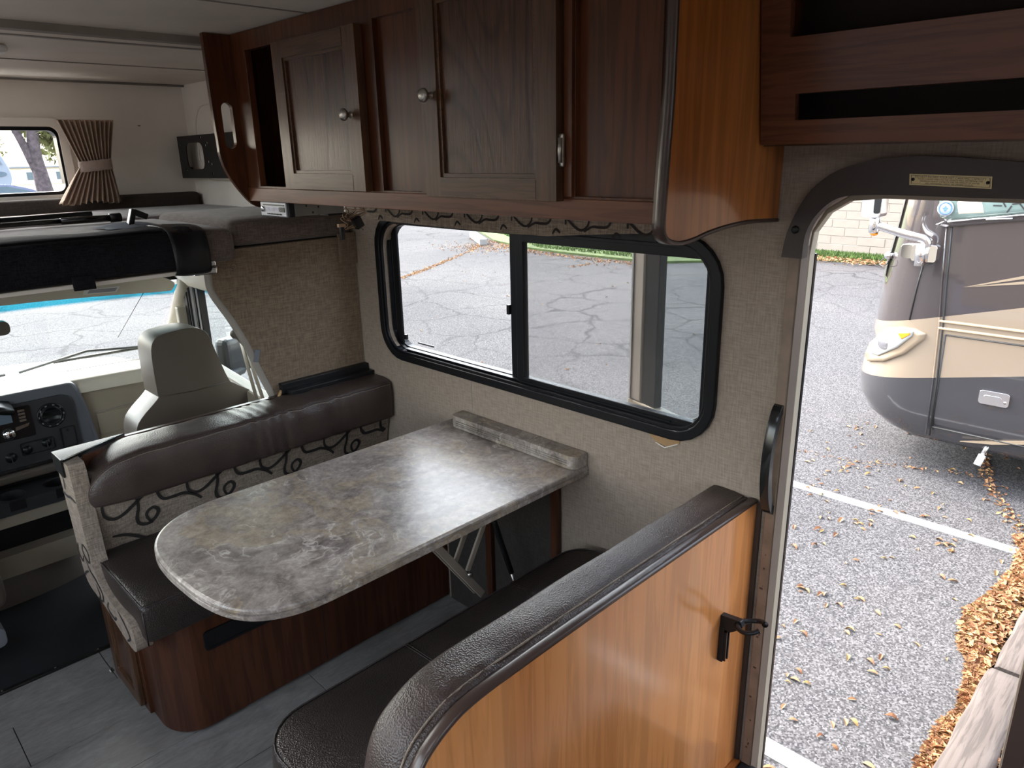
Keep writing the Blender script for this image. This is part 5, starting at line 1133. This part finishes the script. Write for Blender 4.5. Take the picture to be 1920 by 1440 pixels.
# headlamp
hp2 = patch('headlamp_surround', [(1.529, .263), (1.604, .290), (1.70, .290), (1.789, .270), (1.90, .141), (1.925, .046), (1.90, -.010), (1.786, .008), (1.648, .092), (1.537, .221)], M['gold'], rv, .020, .03)
hl = patch('headlamp', [(1.875, .117), (1.838, .222), (1.762, .268), (1.68, .275), (1.604, .272), (1.611, .234), (1.698, .133), (1.821, .050), (1.87, .056)], M['lens'], rv, .032, .02)
patch('turn_lens', [(1.70, .245), (1.62, .262), (1.618, .245), (1.67, .205)], M['amber'], hl, .036, .004)
c_ = onb(1.79, .15, .038); MB().lathe(c_, (-.9, .4, 0), [(.05, -.01), (.045, .004), (.03, .008), (0, .01)], 20).build('lamp_reflector', M['chrome'], hl)
# mirror with chrome arm and bracket
mr_ = thing('motorhome_mirror', 'chrome side mirror on its arm on the nose of the brown motorhome', 'mirror', (5.7, 1.8, .9))
MB().prism(rr(1.535, 1.70, .785, .905, .02, 4), 'x', XS-.03, XS+.03).build('bracket_plate', M['chrome'], mr_, bevel=.008, seg=3)
MB().prism(rr(1.68, 1.775, .80, .90, .02, 4), 'x', XS-.02, XS+.06).build('bracket_plate', M['chrome'], mr_, bevel=.008, seg=3)
MB().tube([(5.745, 1.63, .76), (5.745, 1.63, .915)], .036, 14).build('pivot_barrel', M['chrome'], mr_)
MB().tube(smoothpath([(5.745, 1.60, .90), (5.742, 1.605, .935), (5.738, 1.64, .955), (5.72, 1.74, .975), (5.70, 1.86, 1.01), (5.69, 1.93, 1.03)], 4), .030, 12, flat=.8).build('arm', M['chrome'], mr_)
MB().lathe((5.69, 1.95, 1.075), (0, 0, -1), [(.03, -.02), (.038, 0), (.038, .08), (.030, .10), (0, .105)], 16).build('elbow', M['chrome'], mr_)
MB().lathe((5.69, 1.945, .975), (0, 0, -1), [(.028, 0), (.024, .012), (0, .02)], 14).build('amber_lamp', M['amber'], mr_)
MB().prism(rr(1.895, 2.03, 1.09, 1.55, .03, 4), 'x', 5.62, 5.76).build('mirror_head', M['chrome'], mr_, bevel=.02, seg=3)
MB().prism(rr(1.90, 1.945, 1.12, 1.52, .015, 3), 'x', 5.614, 5.625).build('mirror_back', M['black'], mr_, bevel=.004)
wp_ = MB().lathe(onb(1.84, .81, .03), (-1, .3, 0), [(.028, -.02), (.03, .01), (.02, .03), (0, .035)], 14).build('washer_nozzle', M['chrome'], mr_)
MB().tube(smoothpath([onb(1.85, .80, .05), onb(1.88, .77, .05), onb(1.89, .745, .05), onb(1.86, .735, .05), onb(1.83, .755, .05), onb(1.83, .78, .05)], 4), .004, 6).build('cable_loop', M['tire'], mr_)
MB().tube([(5.86, 1.03, -.49), (5.83, 1.05, -.57)], .016, 10).build('jack_leg', M['alu'], rv); MB().tube([(5.83, 1.05, -.57), (5.80, 1.066, -.645)], .024, 12).build('jack_foot', M['white'], rv)
for yy in (-.7, -7.0):
    MB().lathe((5.88, yy, G+.48), (1, 0, 0), [(.12, 0), (.28, .03), (.30, .0), (.46, .0), (.48, .03), (.48, .25), (.3, .28)], 32).build('wheel', M['tire'], rv)
MB().box(6.05, 7.9, -8.5, 1.6, -.62, -.5).build('underbody', M['tire'], rv)
MB().prism([(1.86, -.09), (1.87, -.075), (1.88, -.09)], 'x', 5.9, 5.91)

# ---------------- our own hood, wipers, door mirror and opened entry door
hd = MB().grid(lambda u, v: (lp(-.55, 1.15, u), lp(3.64, 4.7, v), .72-.10*v-.07*(2*u-1)**2-.12*v**4), 24, 14).build('hood', M['white']); tag(hd, 'white hood of our motorhome just outside the windscreen', 'hood')
for k, (a, b, lab) in enumerate((((.60, 3.56, .755), (1.10, 3.40, .80), 'dark wiper arm on the passenger side of the windscreen'), ((-.35, 3.50, .765), (.50, 3.62, .742), 'dark wiper arm on the driver side of the windscreen'))):
    wp2 = thing('windscreen_wiper', lab, 'wiper', a, 'wipers')
    A, B = Vector(a), Vector(b); MB().tube([A, (A+B)/2+Vector((0, 0, .035)), B], .006, 6).build('wiper_arm', M['greyplastic'], wp2)
    MB().tube([lp(A, B, .25)+Vector((0, .01, .012)), B+Vector((.06, .0, -.0))], .007, 6).build('wiper_blade', M['black'], wp2)
cw = MB().grid(lambda u, v: (lp(-.5, 1.1, u), lp(3.58, 3.70, v)-.08*((lp(-.5, 1.1, u)-.3)/.8)**2, .70-.01*v), 16, 3).build('cowl_grille', M['greyplastic']); tag(cw, 'grey cowl grille at the foot of the windscreen', 'grille')
dm = thing('door_mirror', 'dark grey outside mirror seen through the cab passenger window', 'mirror', (1.32, 3.2, .7))
MB().obox((1.40, 3.22, .735), (1, .35, 0), (-.35, 1, 0), (0, 0, 1), .10, .04, .085).build('mirror_housing', M['greyplastic'], dm, bevel=.025, seg=3)
MB().tube([(1.205, 3.05, .66), (1.30, 3.12, .665), (1.40, 3.2, .66)], .022, 10).build('mirror_arm', M['greyplastic'], dm)
od = thing('entry_door', 'opened entry door folded back against the outside of the coach, through the window', 'door', (1.60, .66, -.25))
ang = math.atan2(.19, .59); ux, uy = math.sin(ang), math.cos(ang)
def dbox(s0, s1, z0, z1, t0, t1):
    c = Vector((1.590, .655, 0))+Vector((ux, uy, 0))*((s0+s1)/2)+Vector((uy, -ux, 0))*((t0+t1)/2); c.z = (z0+z1)/2
    return MB().obox(c, (ux, uy, 0), (uy, -ux, 0), (0, 0, 1), (s1-s0)/2, (t1-t0)/2, (z1-z0)/2)
dbox(.05, .67, -.25, .85, 0, .035).build('door_slab', M['beigeplastic'], od, bevel=.004)
dbox(.05, .67, 1.48, 1.56, 0, .035).build('door_slab', M['beigeplastic'], od, bevel=.004)
dbox(.605, .67, .85, 1.48, 0, .035).build('door_stile', M['trimgrey'], od, bevel=.006)
dbox(.05, .10, .85, 1.48, 0, .035).build('door_stile', M['trimgrey'], od, bevel=.006)
dbox(.54, .605, .85, 1.48, .004, .031).build('glass_gasket', M['black'], od, bevel=.003)
dbox(.10, .54, .85, 1.48, .016, .019).build('door_pane', M['doorglass'], od)
dbox(.655, .662, .85, 1.48, -.003, .0).build('stile_rib', M['alu'], od)

# ---------------- far things seen through the overcab window
def rock(mb, c, r, seed, n=7):
    rg = random.Random(seed)
    for _ in range(n):
        pass
def tree(name, label, base, trunks, crown, seed, nleaf=1800):
    t = thing(name, label, 'tree', base, 'trees beyond the parking lot')
    for pts, r_ in trunks: MB().tube(smoothpath(pts, 4), [lp(r_, r_*.45, k/((len(pts)-1)*4)) for k in range((len(pts)-1)*4+1)], 9).build('trunk', M['bark'], t)
    rg = random.Random(seed); V = []; F = []
    for _ in range(nleaf):
        c = rg.choice(crown); a = Vector((rg.gauss(0, 1), rg.gauss(0, 1), rg.gauss(0, 1))).normalized()*(rg.random()**.4)*c[3]; p = Vector(c[:3])+a; n = len(V)
        s = .13; d1_ = Vector((rg.gauss(0, s), rg.gauss(0, s), rg.gauss(0, s))); d2_ = Vector((rg.gauss(0, s), rg.gauss(0, s), rg.gauss(0, s))); V += [p, p+d1_, p+d2_]; F.append((n, n+1, n+2))
    me = bpy.data.meshes.new('foliage'); me.from_pydata(V, [], F); me.materials.append(M['foliage']); o = bpy.data.objects.new('foliage', me); C.objects.link(o); o.parent = t; o.location = -WO[t.name]; o['kind'] = 'stuff'
    return t
tree('tree', 'nearest tree with a forked bare trunk, seen through the overcab window', (7.15, 30, G),
     [([(7.15, 30, G), (7.06, 30, .6), (7.02, 30, 1.2), (6.98, 30, 2.0), (7.1, 30, 3.2), (7.2, 30.2, 5)], .30), ([(7.04, 30, .95), (6.85, 30, 1.6), (6.62, 30, 2.4), (6.2, 30.1, 3.6), (5.6, 30.2, 4.8)], .17)],
     [(7.6, 30.5, 3.4, 1.3), (6.4, 30.8, 4.8, 1.6), (8.6, 31, 3.6, 1.2), (7.9, 31, 2.7, .7)], 21, 2600)
tree('tree', 'sparse shrubby tree right of the forked one, beside the curtain', (10.6, 38, G), [([(10.4, 38, G), (10.4, 38, .6), (10.3, 38, 1.6), (10.5, 38, 3)], .07), ([(10.4, 38, .5), (10.8, 38, 1.4), (11.2, 38, 2.2)], .05)],
     [(10.2, 38, 2.3, 1.1), (11.2, 38.5, 2.8, 1.2), (9.7, 38, 3.2, 1.0)], 22, 1500)
for k, (x, y, h, s) in enumerate(((12, 75, 7, 3.4), (22, 80, 8, 4), (33, 78, 7, 4), (3, 85, 8, 4), (-8, 82, 7, 4))):
    tree('tree', ['distant olive tree behind the white building, middle', 'distant olive tree right of the middle one', 'rightmost distant olive tree on the horizon', 'distant olive tree left of the middle one', 'leftmost distant olive tree on the horizon'][k], (x, y, G), [([(x, y, G), (x, y, 1), (x+.2, y, 3), (x, y, 5)], .25)], [(x, y, h*.5, s*.6), (x+s*.5, y, h*.4, s*.5), (x-s*.5, y, h*.45, s*.5), (x, y, h*.75, s*.5)], 30+k, 2500)
bl = thing('distant_building', 'low white building at the far side of the dry field', 'building', (22, 100, G))
MB().box(8, 40, 100, 108, G, .95).build('wall', M['white'], bl); MB().box(7.5, 40.5, 99.6, 108.4, .95, 1.15).build('roof', M['rvgrey'], bl)
for k in range(10): MB().box(10+k*3, 11.2+k*3, 99.95, 100, G+.5, .5).build('window', M['carglass'], bl)
fw_ = thing('travel_trailer', 'white and grey travel trailer with a rounded nose beyond the windscreen side', 'trailer', (6.5, 46, G))
mb = MB(); prof = [(2.0, .1), (9.1, .1), (9.35, .5), (9.45, 1.1), (9.2, 1.9), (8.8, 2.6), (8.2, 3.1), (2.0, 3.1)]
mb.prism([(p.x, p.y) for p in smoothpath([(a, b, 0) for a, b in prof[1:7]], 4)]+[(2.0, 3.1), (2.0, .1)], 'y', 46, 48.5).build('body', M['rvwhite'], fw_, bevel=.05)
MB().prism([(8.2, 1.6), (9.15, 1.5), (8.7, 2.7), (8.1, 2.95), (7.6, 2.95)], 'y', 45.97, 46).build('grey_panel', M['rvgrey'], fw_)
MB().prism([(8.9+.35*math.cos(a), 1.05+.13*math.sin(a)) for a in [k*math.pi/10 for k in range(20)]], 'y', 45.96, 46).build('oval_emblem', M['carglass'], fw_)
for x in (4, 5): MB().lathe((x, 46.05, G+.4), (0, -1, 0), [(.2, 0), (.4, 0), (.4, .2), (0, .2)], 20).build('wheel', M['tire'], fw_)
MB().box(8.8, 9.0, 46.3, 46.4, G, .15).build('landing_leg', M['black'], fw_)
cr_ = thing('parked_car', 'dark blue car whose roof shows at the bottom of the overcab window', 'car', (7.5, 40, G))
body = [(5.3, G+.35), (5.25, G+.8), (5.9, G+.95), (6.5, G+1.40), (7.2, G+1.52), (8.0, G+1.50), (8.8, G+1.30), (9.5, G+1.0), (9.75, G+.9), (9.8, G+.4)]
MB().prism([(p.x, p.y) for p in smoothpath([(a, b, 0) for a, b in body], 4)], 'y', 40, 41.7).build('body', M['caralpha'], cr_, bevel=.06)
MB().prism([(6.1, G+.98), (6.65, G+1.36), (7.25, G+1.45), (7.95, G+1.43), (8.65, G+1.25), (9.2, G+1.0)], 'y', 39.98, 40).build('side_glass', M['carglass'], cr_)
for x in (6.1, 8.9): MB().lathe((x, 40.1, G+.34), (0, -1, 0), [(.18, 0), (.34, 0), (.34, .2), (0, .2)], 20).build('wheel', M['tire'], cr_)
